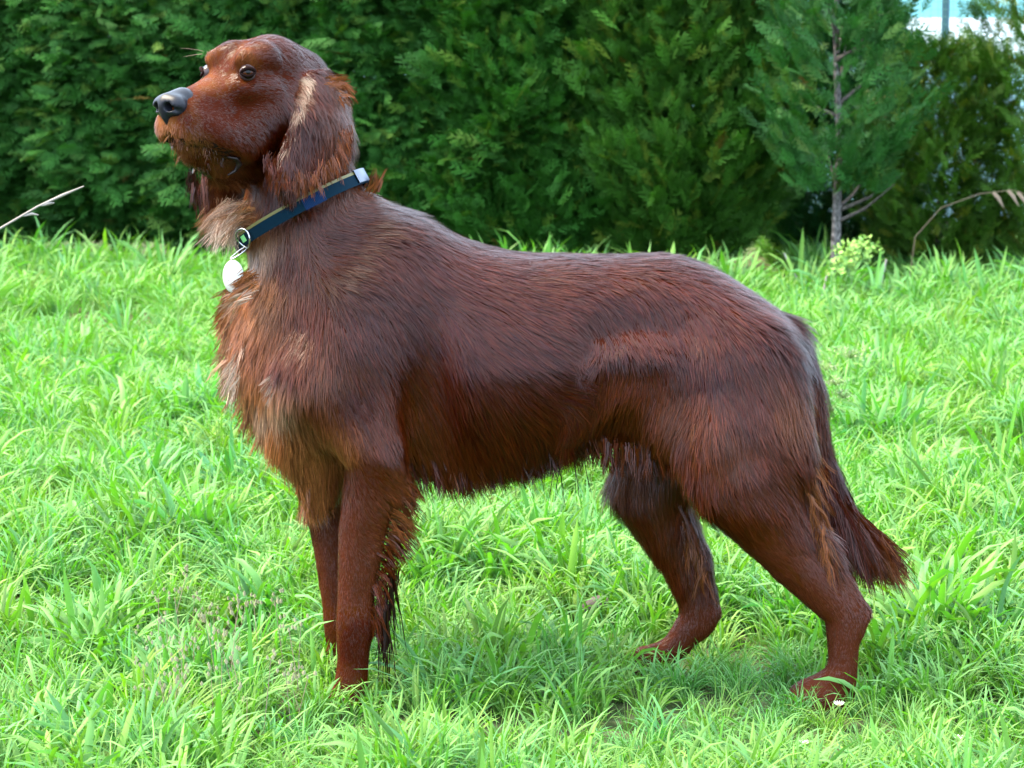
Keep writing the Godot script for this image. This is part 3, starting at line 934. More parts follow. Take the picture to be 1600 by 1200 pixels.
func controls() -> void:
	var M := MAHOGANY
	var R := RED
	var D := DARK
	var T := TAN
	var W := PALE
	ctrl = [
		# head
		[285, 140, 1, -0.3, 4.55, 0.06, 0, R, 0], [320, 128, 1, -0.2, 5.2, 0.06, 0, R.lerp(T, 0.4), 0], [350, 100, 0.5, -1, 5.2, 0.06, 0, M, 0], [360, 75, 0.8, -0.6, 6.5, 0.06, 0, M, 0], [400, 66, 1, -0.1, 7.8, 0.06, 0, R, 0], [450, 75, 1, 0.45, 9.1, 0.06, 0, M, 0], [490, 105, 0.7, 0.9, 10.4, 0.06, 0, M, 0],
		[318, 88, -0.3, -1, 5.85, 0.12, 0, R.lerp(T, 0.5), 0], [380, 88, 0.3, -1, 5.85, 0.12, 0, R.lerp(T, 0.5), 0], [425, 100, 1, 0.2, 7.8, 0.06, 0, M, 0], [420, 130, 1, 0.15, 7.8, 0.06, 0, M, 0],
		[290, 190, 0.6, 0.6, 5.2, 0.09, 0, R.lerp(M, 0.8), 0], [258, 200, -0.3, 1, 6.5, 0.24, 0, T, 0.2], [275, 215, -0.1, 1, 7.8, 0.24, 0.2, R.lerp(T, 0.4), 0.3], [325, 160, 1, 0.0, 5.85, 0.06, 0, R.lerp(M, 0.8), 0], [330, 195, 1, 0.3, 5.85, 0.06, 0, R.lerp(M, 0.8), 0], [350, 225, 0.9, 0.6, 6.5, 0.09, 0, M, 0], [300, 225, 0.2, 1, 8.45, 0.24, 0.2, T.lerp(D, 0.5), 0.3], [310, 250, 0.4, 1, 9.1, 0.24, 0.3, M, 0.3], [370, 165, 1, 0.2, 6.5, 0.06, 0, R.lerp(M, 0.8), 0], [400, 150, 1, 0.3, 7.15, 0.06, 0, M, 0], [395, 200, 0.8, 0.6, 8.45, 0.09, 0, M, 0], [430, 190, 0.5, 0.9, 9.1, 0.09, 0, M, 0], [390, 245, 0.5, 0.9, 10.4, 0.12, 0.1, M, 0.1],
		# ears
		[490, 140, 0.5, 0.9, 22, 0.35, 0.3, R, 0.5], [525, 135, 0.5, 0.8, 26, 0.5, 0.4, R.lerp(T, 0.25), 0.7], [470, 190, 0.05, 1, 30, 0.3, 0.4, M, 1.1], [525, 190, 0.2, 1, 36, 0.3, 0.4, R.lerp(T, 0.2), 1.3], [440, 240, -0.1, 1, 30, 0.25, 0.4, M, 0.5], [490, 250, 0.05, 1, 38, 0.25, 0.4, R, 1.3], [530, 250, 0.15, 1, 40, 0.3, 0.4, R.lerp(T, 0.25), 1.3], [430, 310, -0.1, 1, 20, 0.15, 0.5, M, 0.5], [480, 310, 0.1, 1, 22, 0.15, 0.5, R, 1.1],
		[305, 290, -0.1, 1, 34, 0.25, 0.5, M, 0.6],
		# throat and neck
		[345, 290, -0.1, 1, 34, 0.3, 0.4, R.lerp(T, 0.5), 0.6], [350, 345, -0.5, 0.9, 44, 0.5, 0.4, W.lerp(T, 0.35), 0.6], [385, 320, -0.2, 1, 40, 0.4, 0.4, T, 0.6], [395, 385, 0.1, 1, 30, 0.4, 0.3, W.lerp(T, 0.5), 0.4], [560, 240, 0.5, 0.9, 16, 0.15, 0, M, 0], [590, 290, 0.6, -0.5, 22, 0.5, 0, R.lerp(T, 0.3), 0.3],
		[450, 400, 0.1, 1, 30, 0.2, 0.1, R, 0.4], [520, 370, 0.95, 0.15, 28, 0.12, 0.1, M, 0.1], [570, 340, 0.9, -0.1, 24, 0.12, 0, M, 0.1], [540, 430, 0.8, 0.5, 28, 0.12, 0, M, 0.1], [610, 330, 0.75, 0.6, 24, 0.12, 0, M, 0],
		# chest
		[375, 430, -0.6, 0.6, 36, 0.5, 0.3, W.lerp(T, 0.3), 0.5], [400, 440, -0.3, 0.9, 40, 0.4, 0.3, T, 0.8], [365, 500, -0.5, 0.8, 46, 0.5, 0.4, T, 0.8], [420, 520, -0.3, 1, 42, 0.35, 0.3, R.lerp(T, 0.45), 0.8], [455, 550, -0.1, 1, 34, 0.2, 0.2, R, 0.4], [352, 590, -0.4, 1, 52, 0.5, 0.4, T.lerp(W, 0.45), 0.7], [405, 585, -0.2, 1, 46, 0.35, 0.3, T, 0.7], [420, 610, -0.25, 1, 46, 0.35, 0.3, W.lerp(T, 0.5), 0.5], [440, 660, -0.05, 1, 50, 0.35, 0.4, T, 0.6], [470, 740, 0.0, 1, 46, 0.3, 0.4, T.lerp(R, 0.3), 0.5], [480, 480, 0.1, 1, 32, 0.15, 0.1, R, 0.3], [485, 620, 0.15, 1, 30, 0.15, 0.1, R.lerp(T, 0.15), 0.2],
		# shoulder and fore leg
		[560, 500, 0.4, 0.95, 26, 0.1, 0, M, 0], [620, 430, 0.6, 0.8, 25, 0.1, 0, M, 0], [620, 550, 0.5, 0.9, 26, 0.12, 0, M, 0], [550, 620, 0.4, 0.95, 22, 0.1, 0, M, 0], [610, 660, 0.35, 0.95, 26, 0.12, 0, R, 0.1], [505, 700, 0.2, 0.95, 24, 0.15, 0, T.lerp(R, 0.4), 0.1], [580, 740, 0.6, 0.7, 10.4, 0.072, 0, R, 0.1], [630, 755, 0.8, 0.6, 30, 0.5, 0.3, R.lerp(T, 0.15), 1.0], [540, 820, 0.25, 1, 7.15, 0.06, 0, R.lerp(T, 0.08), 0], [580, 830, 0.8, 0.6, 9.1, 0.072, 0, R.lerp(T, 0.08), 0], [550, 920, 0.15, 1, 6.5, 0.06, 0, R.lerp(T, 0.08), 0], [555, 1010, 0.1, 1, 5.85, 0.06, 0, M, 0], [535, 1080, -0.6, 0.8, 5.2, 0.06, 0, R.lerp(T, 0.08), 0], [490, 850, 0.05, 1, 6.5, 0.072, 0, R.lerp(T, 0.08), 0], [505, 1000, 0.05, 1, 5.85, 0.072, 0, R.lerp(T, 0.08), 0],
		# back and ribs
		[680, 350, 0.85, 0.5, 24, 0.1, 0, M, 0], [760, 390, 0.95, 0.3, 22, 0.1, 0, M, 0], [860, 395, 1, 0.1, 20, 0.08, 0, M, 0], [960, 395, 1, 0.05, 20, 0.08, 0, M, 0], [1050, 400, 0.95, 0.3, 20, 0.08, 0, M, 0], [1120, 430, 0.85, 0.5, 22, 0.1, 0, M, 0], [1200, 490, 0.7, 0.75, 28, 0.2, 0, M, 0.1], [1245, 540, 0.6, 0.8, 40, 0.15, 0.2, M, 0.3],
		[700, 440, 0.75, 0.65, 27, 0.1, 0, M, 0], [780, 450, 0.8, 0.6, 26, 0.1, 0, M, 0], [880, 450, 0.85, 0.5, 25, 0.1, 0, M, 0], [700, 540, 0.55, 0.85, 30, 0.12, 0.1, M, 0], [790, 540, 0.75, 0.65, 30, 0.12, 0, M, 0.05], [870, 520, 0.8, 0.55, 28, 0.12, 0, M, 0.05], [730, 620, 0.5, 0.9, 40, 0.15, 0.2, M, 0.1], [820, 610, 0.75, 0.6, 40, 0.18, 0.1, M, 0.15], [870, 600, 0.85, 0.2, 36, 0.2, 0, M, 0.2], [690, 690, 0.4, 0.95, 62, 0.12, 0.3, R, 0.2], [780, 690, 0.4, 1, 62, 0.12, 0.3, M, 0.3], [870, 680, 0.1, 1, 58, 0.12, 0.3, M, 0.3],
		# flank
		[960, 460, 0.7, 0.7, 20, 0.12, 0, M, 0], [1040, 460, 0.6, 0.8, 20, 0.12, 0, M, 0], [930, 500, 0.5, 0.9, 24, 0.06, 0.1, M, 0], [990, 484, 0.35, 0.95, 24, 0.06, 0.1, M, 0], [1045, 484, 0.35, 0.95, 24, 0.06, 0.1, M, 0], [930, 565, -0.3, 0.6, 22, 0.1, 0, M, 0.1], [960, 555, 0.2, 0.8, 18, 0.08, 0, M, 0], [1030, 550, 0.3, 0.8, 18, 0.08, 0, M, 0], [975, 600, -0.2, 0.7, 26, 0.3, 0, R, 0.2], [915, 640, -0.4, 0.9, 42, 0.2, 0.2, M, 0.2], [1000, 660, -0.2, 1, 36, 0.25, 0.2, R, 0.3], [970, 715, -0.05, 1, 46, 0.3, 0.4, R.lerp(T, 0.3), 0.5], [1030, 700, 0.05, 1, 44, 0.3, 0.3, R, 0.4],
		# thigh and hind legs
		[1110, 480, 0.4, 0.9, 24, 0.1, 0, M, 0], [1180, 530, 0.45, 0.9, 28, 0.12, 0, M, 0.05], [1100, 580, 0.1, 1, 25, 0.12, 0, M, 0], [1070, 640, -0.35, 0.95, 28, 0.2, 0, R.lerp(T, 0.15), 0.1], [1170, 620, 0.35, 0.95, 28, 0.12, 0, M.lerp(R, 0.5), 0.05], [1240, 620, 0.35, 0.95, 44, 0.25, 0.2, R.lerp(T, 0.3), 0.4], [1130, 690, 0.2, 1, 30, 0.15, 0, R.lerp(T, 0.12), 0.1], [1085, 740, 0.1, 1, 30, 0.2, 0.1, R, 0.2], [1200, 720, 0.6, 0.8, 26, 0.12, 0, R, 0.05], [1140, 790, 0.5, 0.85, 22, 0.12, 0, R.lerp(M, 0.5), 0.05], [1230, 800, 0.5, 0.85, 28, 0.2, 0, R, 0.2], [1210, 870, 0.7, 0.7, 10.4, 0.06, 0, R.lerp(T, 0.08), 0], [1290, 930, 0.6, 0.8, 9.1, 0.06, 0, R.lerp(T, 0.08), 0], [1320, 1010, 0.0, 1, 5.85, 0.06, 0, R.lerp(T, 0.08), 0], [1290, 1080, -0.6, 0.8, 5.2, 0.06, 0, R.lerp(T, 0.08), 0],
		[980, 790, 0.5, 0.85, 24, 0.2, 0.1, R, 0.3], [1050, 820, 0.2, 1, 30, 0.25, 0.2, R, 0.4], [1060, 900, 0.2, 1, 20, 0.2, 0.1, R, 0.2], [1085, 970, 0.0, 1, 6.5, 0.06, 0, R.lerp(T, 0.08), 0], [1030, 1030, -0.8, 0.5, 5.2, 0.06, 0, R.lerp(T, 0.08), 0],
		# tail
		[1268, 620, 0.15, 1, 46, 0.3, 0.3, R.lerp(M, 0.5), 0.5], [1285, 720, 0.35, 0.95, 50, 0.25, 0.3, M, 0.3], [1340, 820, 0.65, 0.75, 46, 0.2, 0.2, M.lerp(R, 0.5), 0.1],
	]

func look(p: Vector3, out: Array) -> void:       # flow, length and colour of the coat at a point
	var s := seen(p)
	var wsum := 0.0
	var fx := 0.0
	var fy := 0.0
	var ln := 0.0
	var lift := 0.0
	var gr := 0.0
	var cu := 0.0
	var r := 0.0
	var g := 0.0
	var b := 0.0
	for c in ctrl:
		var dx: float = s.x - c[0]
		var dy: float = s.y - c[1]
		var d2 := dx * dx + dy * dy
		if d2 > 40000.0:
			continue
		var w := 1.0 / ((d2 + 160.0) * (d2 + 160.0))
		wsum += w
		fx += c[2] * w
		fy += c[3] * w
		ln += c[4] * w
		lift += c[5] * w
		gr += c[6] * w
		cu += c[8] * w
		var k: Color = c[7]
		r += k.r * w
		g += k.g * w
		b += k.b * w
	wsum = maxf(wsum, 1e-20)
	out[0] = Vector3(fx, -fy, 0.0) / wsum
	out[1] = ln / wsum * 0.001
	out[2] = lift / wsum
	out[3] = gr / wsum
	out[4] = cu / wsum
	out[5] = Color(r / wsum, g / wsum, b / wsum)

func lock(bag: Bag, root: Vector3, nrm: Vector3, dir: Vector3, ln: float, lift: float, grav: float, curl: float, col: Color, strands: int, spread: float, width: float, clump: float, segs: int, vary := 1.0) -> void:
	# one lock of hair: a guide and strands that gather towards it
	var g := PackedVector3Array()
	var d := (dir + nrm * lift).normalized()
	var p := root - nrm * 0.0006
	var side := d.cross(nrm).normalized()
	var ph := rf(0, TAU)
	var step := ln / segs
	for k in segs + 1:
		g.append(p)
		p += d * step
		d = (d - nrm * lift * (0.9 / segs) + Vector3.DOWN * grav * (1.6 / segs) + side * sin(ph + k * 1.5) * curl * 0.38 + nrm * cos(ph + k * 1.7) * curl * 0.10).normalized()
	var q := PackedVector3Array()
	q.resize(segs + 1)
	for s in strands:
		var o := side * rf(-1, 1) * spread + dir * rf(-1, 1) * spread * 1.6
		var stray := rv() * ln * 0.06
		var sh := rf(0.72, 1.0)
		for k in segs + 1:
			var t := float(k) / segs
			q[k] = g[0].lerp(g[k], sh) + o * (1.0 - clump * t) + stray * t * t
		var v := 1.0 + (rf(-0.42, 0.28) if rng.randf() < 0.8 else rf(0.2, 0.9)) * vary
		var cc := Color(col.r * v * rf(0.92, 1.08), col.g * v, col.b * v)
		var f := (nrm + rv() * 0.10).normalized()
		bag.ribbon(q, f, width, width * 0.45, cc, 0.25)

func coat(skin: Bag, fur: Bag, eyes: Array) -> void:
	var o := [Vector3.ZERO, 0.0, 0.0, 0.0, 0.0, Color.BLACK]
	for k in range(0, skin.i.size(), 3):
		var a := skin.v[skin.i[k]]
		var b := skin.v[skin.i[k + 1]]
		var c := skin.v[skin.i[k + 2]]
		var area := (b - a).cross(c - a).length() * 0.5
		var m := (a + b + c) / 3.0
		var n0 := skin.n[skin.i[k]]
		if m.y < 0.01:
			continue
		var is_head := m.y > 0.6 and seen(m).y < 345.0 and seen(m).x < 560.0
		var density := 27000.0
		if is_head:
			density = 72000.0
		else:
			look(m, o)
			if o[1] < 0.018:
				density = 60000.0
		if n0.z < -0.25:
			density *= 0.35
		var want := area * density
		var cnt := int(want) + (1 if rng.randf() < want - int(want) else 0)
		for e in cnt:
			var u := rng.randf()
			var v := rng.randf()
			if u + v > 1.0:
				u = 1.0 - u
				v = 1.0 - v
			var p := a + (b - a) * u + (c - a) * v
			var near := false
			for q in eyes:
				if (p - q[0]).length_squared() < q[1] * q[1]:
					near = true
			if near:
				continue
			var n := (skin.n[skin.i[k]] * (1.0 - u - v) + skin.n[skin.i[k + 1]] * u + skin.n[skin.i[k + 2]] * v).normalized()
			look(p, o)
			var f: Vector3 = o[0]
			f += Vector3(noise.get_noise_3dv(p * 14.0), noise2.get_noise_3dv(p * 14.0), noise.get_noise_3dv(p * 14.0 + Vector3(9, 9, 9))) * 0.22
			f = (f - n * f.dot(n))
			if f.length_squared() < 1e-4:
				f = Vector3.DOWN
			f = f.normalized()
			var ln: float = o[1] * rf(0.75, 1.2)
			if ln > 0.015:
				ln *= 1.35
			elif not is_head:
				ln *= 1.2
			var tone := 1.0 + noise2.get_noise_3dv(p * 22.0) * 0.35
			var col: Color = o[5] * tone
			if ln < 0.018:
				lock(fur, p, n, f, ln, o[2] * 0.7 + rf(0.13, 0.23), o[3], o[4], col, 6, 0.0035, 0.0007, 0.3, 2, 0.45)
			else:
				lock(fur, p, n, f, ln, o[2] * 0.8 + rf(0.03, 0.14), o[3], o[4], col, 9, 0.006, 0.00085, 0.5, 3 if ln < 0.034 else 5, 0.9)

# a fringe of long hair along a line: points [px, py, z, dx, dy, length mm, colour]
func fringe(fur: Bag, line: Array, count: int, curl: float, grav: float, width := 0.001, spread := 0.004, jit := 0.3, strands := 6, clump := 0.8, high := 0.0) -> void:
	for k in count:
		var t := rng.randf() * (line.size() - 1)
		var j := mini(int(t), line.size() - 2)
		t -= j
		var a: Array = line[j]
		var b: Array = line[j + 1]
		var z := lerpf(a[2], b[2], t)
		var p := at(lerpf(a[0], b[0], t), lerpf(a[1], b[1], t) + rf(-high, high), z) + Vector3(rf(-1, 1) * 0.006, rf(-1, 1) * 0.006, rf(-1, 1) * 0.018)
		var d := Vector3(lerpf(a[3], b[3], t), -lerpf(a[4], b[4], t), 0.0).normalized() + rv() * jit
		d = d.normalized()
		var n := (Vector3(rf(-0.6, 0.6), rf(-0.55, 0.15), 1.0)).normalized()
		n = (n - d * n.dot(d)).normalized()
		var col: Color = a[6].lerp(b[6], t)
		lock(fur, p, n, d, lerpf(a[5], b[5], t) * 0.001 * rf(0.42, 1.2), rf(-0.1, 0.1), grav, curl, col * rf(0.7, 1.3), strands, spread, width, clump, 7)

func dog() -> void:
	var yaw := deg_to_rad(50.0)
	var tilt := deg_to_rad(3.0)
	var fw := Vector3(-cos(yaw) * cos(tilt), sin(tilt), sin(yaw) * cos(tilt))
	var left := Vector3(sin(yaw), 0, cos(yaw))
	var up := left.cross(fw).normalized()
	if up.y < 0:
		up = -up
	head = Transform3D(Basis(fw, up, left), at(358, 114, 0.065))
	controls()
	var d := holder("dog", Vector3.ZERO)
	tag(d, "mahogany red long-haired setter standing in the grass, head raised to the left", "dog")
	# the line of the lips, where the dark skin shows
	var mouth := []
	for sg in [1.0, -1.0]:
		for k in 13:
			var t := k / 12.0
			var q := Vector3(lerpf(0.098, 0.026, t), -0.088 - 0.030 * pow(t, 0.8), 0.0)
			q.z = 0.0415 * sqrt(minf(1.0, t * 2.2)) * sg
			mouth.append([head * q, lerpf(0.004, 0.0075, t * t)])
	var skin := Bag.new()
	body_mesh(skin)
	head_mesh(skin)
	var at_ := [Vector3.ZERO, 0.0, 0.0, 0.0, 0.0, Color.BLACK]
	for k in skin.v.size():
		look(skin.v[k], at_)
		skin.c[k] = at_[5]
		for q in mouth:
			if (skin.v[k] - q[0]).length() < q[1] + 0.0055:
				skin.c[k] = Color(0.006, 0.0045, 0.005)
	var sk := mat(Color(0.85, 0.85, 0.85), 0.75, 0.15, true)
	put("body", skin.mesh(), sk, d)
	# ---- coat
	var fur := Bag.new()
	var off := [[head * Vector3(0.006, 0.0, 0.045), 0.0118], [head * Vector3(0.006, 0.0, -0.045), 0.0118], [head * Vector3(0.100, -0.049, 0.0), 0.0235]]
	off.append_array(mouth)
	coat(skin, fur, off)
	var hair := mat(Color(1, 1, 1), 0.29, 0.31, true)
	hair.backlight_enabled = true
	hair.backlight = Color(0.25, 0.18, 0.13)
	var o := put("coat", fur.mesh(), hair, d)
	tag(o, "", "", "", "stuff")
	var long := Bag.new()
	feathers(long)
	o = put("feathering", long.mesh(), hair, d)
	tag(o, "long wavy feathering on chest, belly, legs and tail", "", "", "stuff")
	face(d)
	collar()

func feathers(fur: Bag) -> void:
	var M := MAHOGANY
	var R := RED
	var D := DARK
	var T := TAN
	var RT := RED.lerp(TAN, 0.45)
	# belly fringe
	for z in [0.05, 0.02, -0.05]:
		fringe(fur, [[640, 705, z, 0.3, 1, 62, R], [720, 708, z, 0.35, 1, 60, M], [800, 695, z, 0.3, 1, 54, M], [880, 680, z, 0.2, 1, 46, M], [940, 672, z, 0.0, 1, 44, R]], 260, 0.3, 0.25, 0.0008, 0.004, 0.3, 5, 0.7, 14.0)
	fringe(fur, [[690, 735, 0.03, 0.3, 1, 40, R], [780, 718, 0.03, 0.3, 1, 40, RT], [920, 692, 0.03, 0.1, 1, 42, R]], 170, 0.5, 0.2, 0.0007, 0.002, 0.5, 3, 0.8, 10.0)
	fringe(fur, [[660, 735, 0.05, 0.25, 1, 62, RT], [760, 722, 0.05, 0.25, 1, 58, RT], [850, 708, 0.05, 0.0, 1, 58, DARK], [930, 695, 0.05, 0.0, 1, 50, RT]], 60, 0.6, 0.1, 0.0006, 0.0015, 0.35, 2, 0.7, 10.0)
	# wet single locks below the belly
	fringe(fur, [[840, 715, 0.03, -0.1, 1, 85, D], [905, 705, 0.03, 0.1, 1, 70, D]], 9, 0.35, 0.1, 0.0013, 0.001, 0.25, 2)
	# groin
	fringe(fur, [[935, 690, 0.05, 0.0, 1, 50, R], [985, 700, 0.06, 0.1, 1, 50, R], [1040, 690, 0.07, 0.2, 1, 60, R], [1080, 730, 0.08, 0.2, 1, 50, R]], 190, 0.5, 0.2)
	# chest ruff
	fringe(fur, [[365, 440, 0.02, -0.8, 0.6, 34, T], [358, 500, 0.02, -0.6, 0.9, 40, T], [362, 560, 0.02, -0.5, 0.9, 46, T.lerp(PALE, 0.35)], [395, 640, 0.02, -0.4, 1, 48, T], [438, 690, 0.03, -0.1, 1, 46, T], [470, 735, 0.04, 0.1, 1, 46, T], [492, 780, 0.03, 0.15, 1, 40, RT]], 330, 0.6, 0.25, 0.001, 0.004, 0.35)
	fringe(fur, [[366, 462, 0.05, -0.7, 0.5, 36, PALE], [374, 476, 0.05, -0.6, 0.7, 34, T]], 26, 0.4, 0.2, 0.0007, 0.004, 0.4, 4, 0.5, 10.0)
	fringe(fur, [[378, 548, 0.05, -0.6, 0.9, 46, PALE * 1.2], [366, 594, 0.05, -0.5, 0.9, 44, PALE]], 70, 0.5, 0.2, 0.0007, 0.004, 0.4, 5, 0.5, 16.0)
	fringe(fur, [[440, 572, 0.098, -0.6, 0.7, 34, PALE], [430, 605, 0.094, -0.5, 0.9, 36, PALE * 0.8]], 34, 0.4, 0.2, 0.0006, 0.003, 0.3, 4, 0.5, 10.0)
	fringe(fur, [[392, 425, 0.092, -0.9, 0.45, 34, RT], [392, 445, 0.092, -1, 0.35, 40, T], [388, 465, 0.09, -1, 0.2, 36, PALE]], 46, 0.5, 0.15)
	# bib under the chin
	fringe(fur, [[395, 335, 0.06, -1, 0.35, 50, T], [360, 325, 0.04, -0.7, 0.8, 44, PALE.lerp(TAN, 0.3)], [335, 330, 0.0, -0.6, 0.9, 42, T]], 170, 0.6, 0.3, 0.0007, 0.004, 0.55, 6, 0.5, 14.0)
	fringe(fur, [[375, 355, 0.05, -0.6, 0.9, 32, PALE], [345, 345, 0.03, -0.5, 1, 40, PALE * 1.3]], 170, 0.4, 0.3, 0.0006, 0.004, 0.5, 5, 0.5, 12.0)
	# back of the near fore leg
	fringe(fur, [[632, 745, 0.10, 0.7, 0.7, 34, R], [618, 800, 0.095, 0.9, 0.5, 46, RT], [604, 850, 0.092, 0.9, 0.6, 44, R], [592, 900, 0.09, 0.7, 0.9, 36, R], [585, 980, 0.09, 0.3, 1, 28, R]], 260, 0.9, 0.5, 0.001, 0.004, 0.25)
	# dark wet locks below them
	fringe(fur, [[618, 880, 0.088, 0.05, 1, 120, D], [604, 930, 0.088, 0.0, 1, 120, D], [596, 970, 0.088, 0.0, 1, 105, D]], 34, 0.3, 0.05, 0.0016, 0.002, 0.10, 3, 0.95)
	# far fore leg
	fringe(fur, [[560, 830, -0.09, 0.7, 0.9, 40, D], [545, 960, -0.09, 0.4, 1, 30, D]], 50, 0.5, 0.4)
	# back of the thigh
	fringe(fur, [[1228, 560, 0.06, 0.4, 0.9, 60, R], [1242, 640, 0.075, 0.4, 1, 70, RT], [1252, 730, 0.08, 0.45, 1, 72, R], [1268, 815, 0.085, 0.35, 1, 66, RT], [1298, 880, 0.088, 0.15, 1, 56, R]], 560, 0.55, 0.2, 0.0009, 0.004, 0.25, 6, 0.8, 14.0)
	fringe(fur, [[1205, 545, 0.085, 0.6, 0.8, 50, R], [1236, 600, 0.088, 0.45, 0.9, 62, RT], [1250, 680, 0.092, 0.5, 1, 66, T.lerp(R, 0.4)], [1262, 760, 0.094, 0.4, 1, 70, RT], [1285, 850, 0.098, 0.1, 1, 64, RT]], 150, 0.9, 0.15, 0.0008, 0.003, 0.25, 6, 0.85, 18.0)
	fringe(fur, [[1090, 660, 0.118, -0.1, 1, 44, RT], [1075, 730, 0.112, 0.1, 1, 48, R]], 40, 0.6, 0.15, 0.0008, 0.003, 0.3, 5, 0.8, 16.0)
	# far hind leg
	fringe(fur, [[1060, 780, -0.06, 0.2, 1, 66, R], [1085, 850, -0.07, 0.1, 1, 60, RT], [1100, 900, -0.08, 0.0, 1, 40, RT]], 120, 0.6, 0.2)
	# rump tufts
	fringe(fur, [[1215, 500, 0.04, 0.8, 0.6, 36, D], [1240, 535, 0.03, 0.7, 0.8, 46, D], [1255, 580, 0.02, 0.5, 1, 44, M]], 60, 0.4, 0.3, 0.0011, 0.003)
	# tail plume
	fringe(fur, [[1255, 590, 0.0, 0.25, 1, 60, R], [1268, 660, 0.0, 0.35, 1, 76, M], [1280, 730, 0.0, 0.45, 1, 100, M], [1310, 785, 0.0, 0.6, 0.85, 100, M.lerp(R, 0.5)], [1356, 834, 0.0, 0.8, 0.62, 92, R]], 800, 0.25, 0.12, 0.0009, 0.006, 0.16, 6, 0.7, 10.0)
	fringe(fur, [[1275, 720, 0.02, 0.2, 1, 130, M], [1300, 785, 0.01, 0.25, 1, 120, M], [1345, 835, 0.0, 0.35, 1, 84, R], [1380, 856, 0.0, 0.6, 0.9, 72, RT]], 620, 0.2, 0.12, 0.0009, 0.006, 0.2, 6, 0.7, 10.0)
	# ear fringes
	fringe(fur, [[420, 250, 0.112, -0.1, 1, 22, M], [436, 278, 0.125, 0.0, 1, 22, R], [482, 286, 0.115, 0.1, 1, 22, R.lerp(T, 0.22)], [528, 252, 0.09, 0.25, 1, 24, R.lerp(T, 0.22)], [542, 205, 0.07, 0.4, 1, 28, R.lerp(T, 0.22)]], 240, 0.8, 0.4, 0.0008, 0.004, 0.3, 6, 0.6, 10.0)
	fringe(fur, [[512, 128, 0.05, 0.7, -0.2, 22, RT], [530, 130, 0.045, 0.8, 0.2, 24, RT], [536, 160, 0.045, 0.6, 0.9, 26, RT]], 24, 0.7, 0.3)
	fringe(fur, [[300, 270, -0.02, -0.1, 1, 44, D], [312, 300, -0.02, 0.0, 1, 40, R], [335, 300, -0.01, 0.1, 1, 40, D]], 60, 0.5, 0.3)
	# nape tuft above the collar
	fringe(fur, [[572, 290, 0.01, 0.3, -1, 24, RT], [588, 296, 0.01, 0.5, -0.9, 24, RT]], 30, 0.3, 0.0)
	# bristles along the lips
	fringe(fur, [[262, 200, 0.140, -0.3, 1, 10, T], [285, 212, 0.138, -0.1, 1, 12, TAN.lerp(DARK, 0.5)], [320, 228, 0.128, 0.1, 1, 13, TAN.lerp(DARK, 0.6)], [350, 240, 0.116, 0.2, 1, 13, DARK]], 130, 0.4, 0.2, 0.0005, 0.004, 0.5, 3, 0.3, 8.0)
	fringe(fur, [[272, 235, 0.125, -0.4, 1, 12, T], [300, 248, 0.115, -0.1, 1, 13, TAN.lerp(DARK, 0.6)], [335, 258, 0.105, 0.1, 1, 13, DARK]], 70, 0.4, 0.2, 0.0005, 0.004, 0.5, 3, 0.3, 6.0)
	# whiskers
	for w in [[318, 80, -1, -0.25, 40], [316, 84, -1, 0.1, 36], [300, 210, -0.5, 0.7, 30], [335, 195, 0.7, 0.9, 34], [262, 200, -0.8, 0.5, 24], [260, 210, -0.7, 0.8, 26], [345, 205, 0.6, 1, 34], [318, 225, -0.2, 1, 34]]:
		var p := at(w[0], w[1], 0.10)
		var dd := Vector3(w[2], -w[3], 0.2).normalized()
		lock(fur, p, Vector3(0, 0.3, 1).normalized(), dd, w[4] * 0.001, 0.0, 0.15, 0.05, TAN.lerp(PALE, 0.6), 1, 0.0, 0.0005, 0.0, 6)

func ball(bag: Bag, c: Vector3, r: Vector3, xf: Transform3D, pick: Callable, us := 20, vs := 14) -> void:
	var s := bag.v.size()
	for j in vs + 1:
		for k in us + 1:
			var th := PI * j / vs
			var ph := TAU * k / us
			var d := Vector3(cos(th), sin(th) * cos(ph), sin(th) * sin(ph))
			bag.v.append(xf * (c + d * r))
			bag.n.append((xf.basis * (d / r)).normalized())
			bag.c.append(pick.call(d))
	for j in vs:
		for k in us:
			var q := s + j * (us + 1) + k
			if xf.basis.determinant() > 0.0:
				bag.i.append_array([q, q + 1, q + us + 1, q + 1, q + us + 2, q + us + 1])
			else:
				bag.i.append_array([q, q + us + 1, q + 1, q + 1, q + us + 1, q + us + 2])

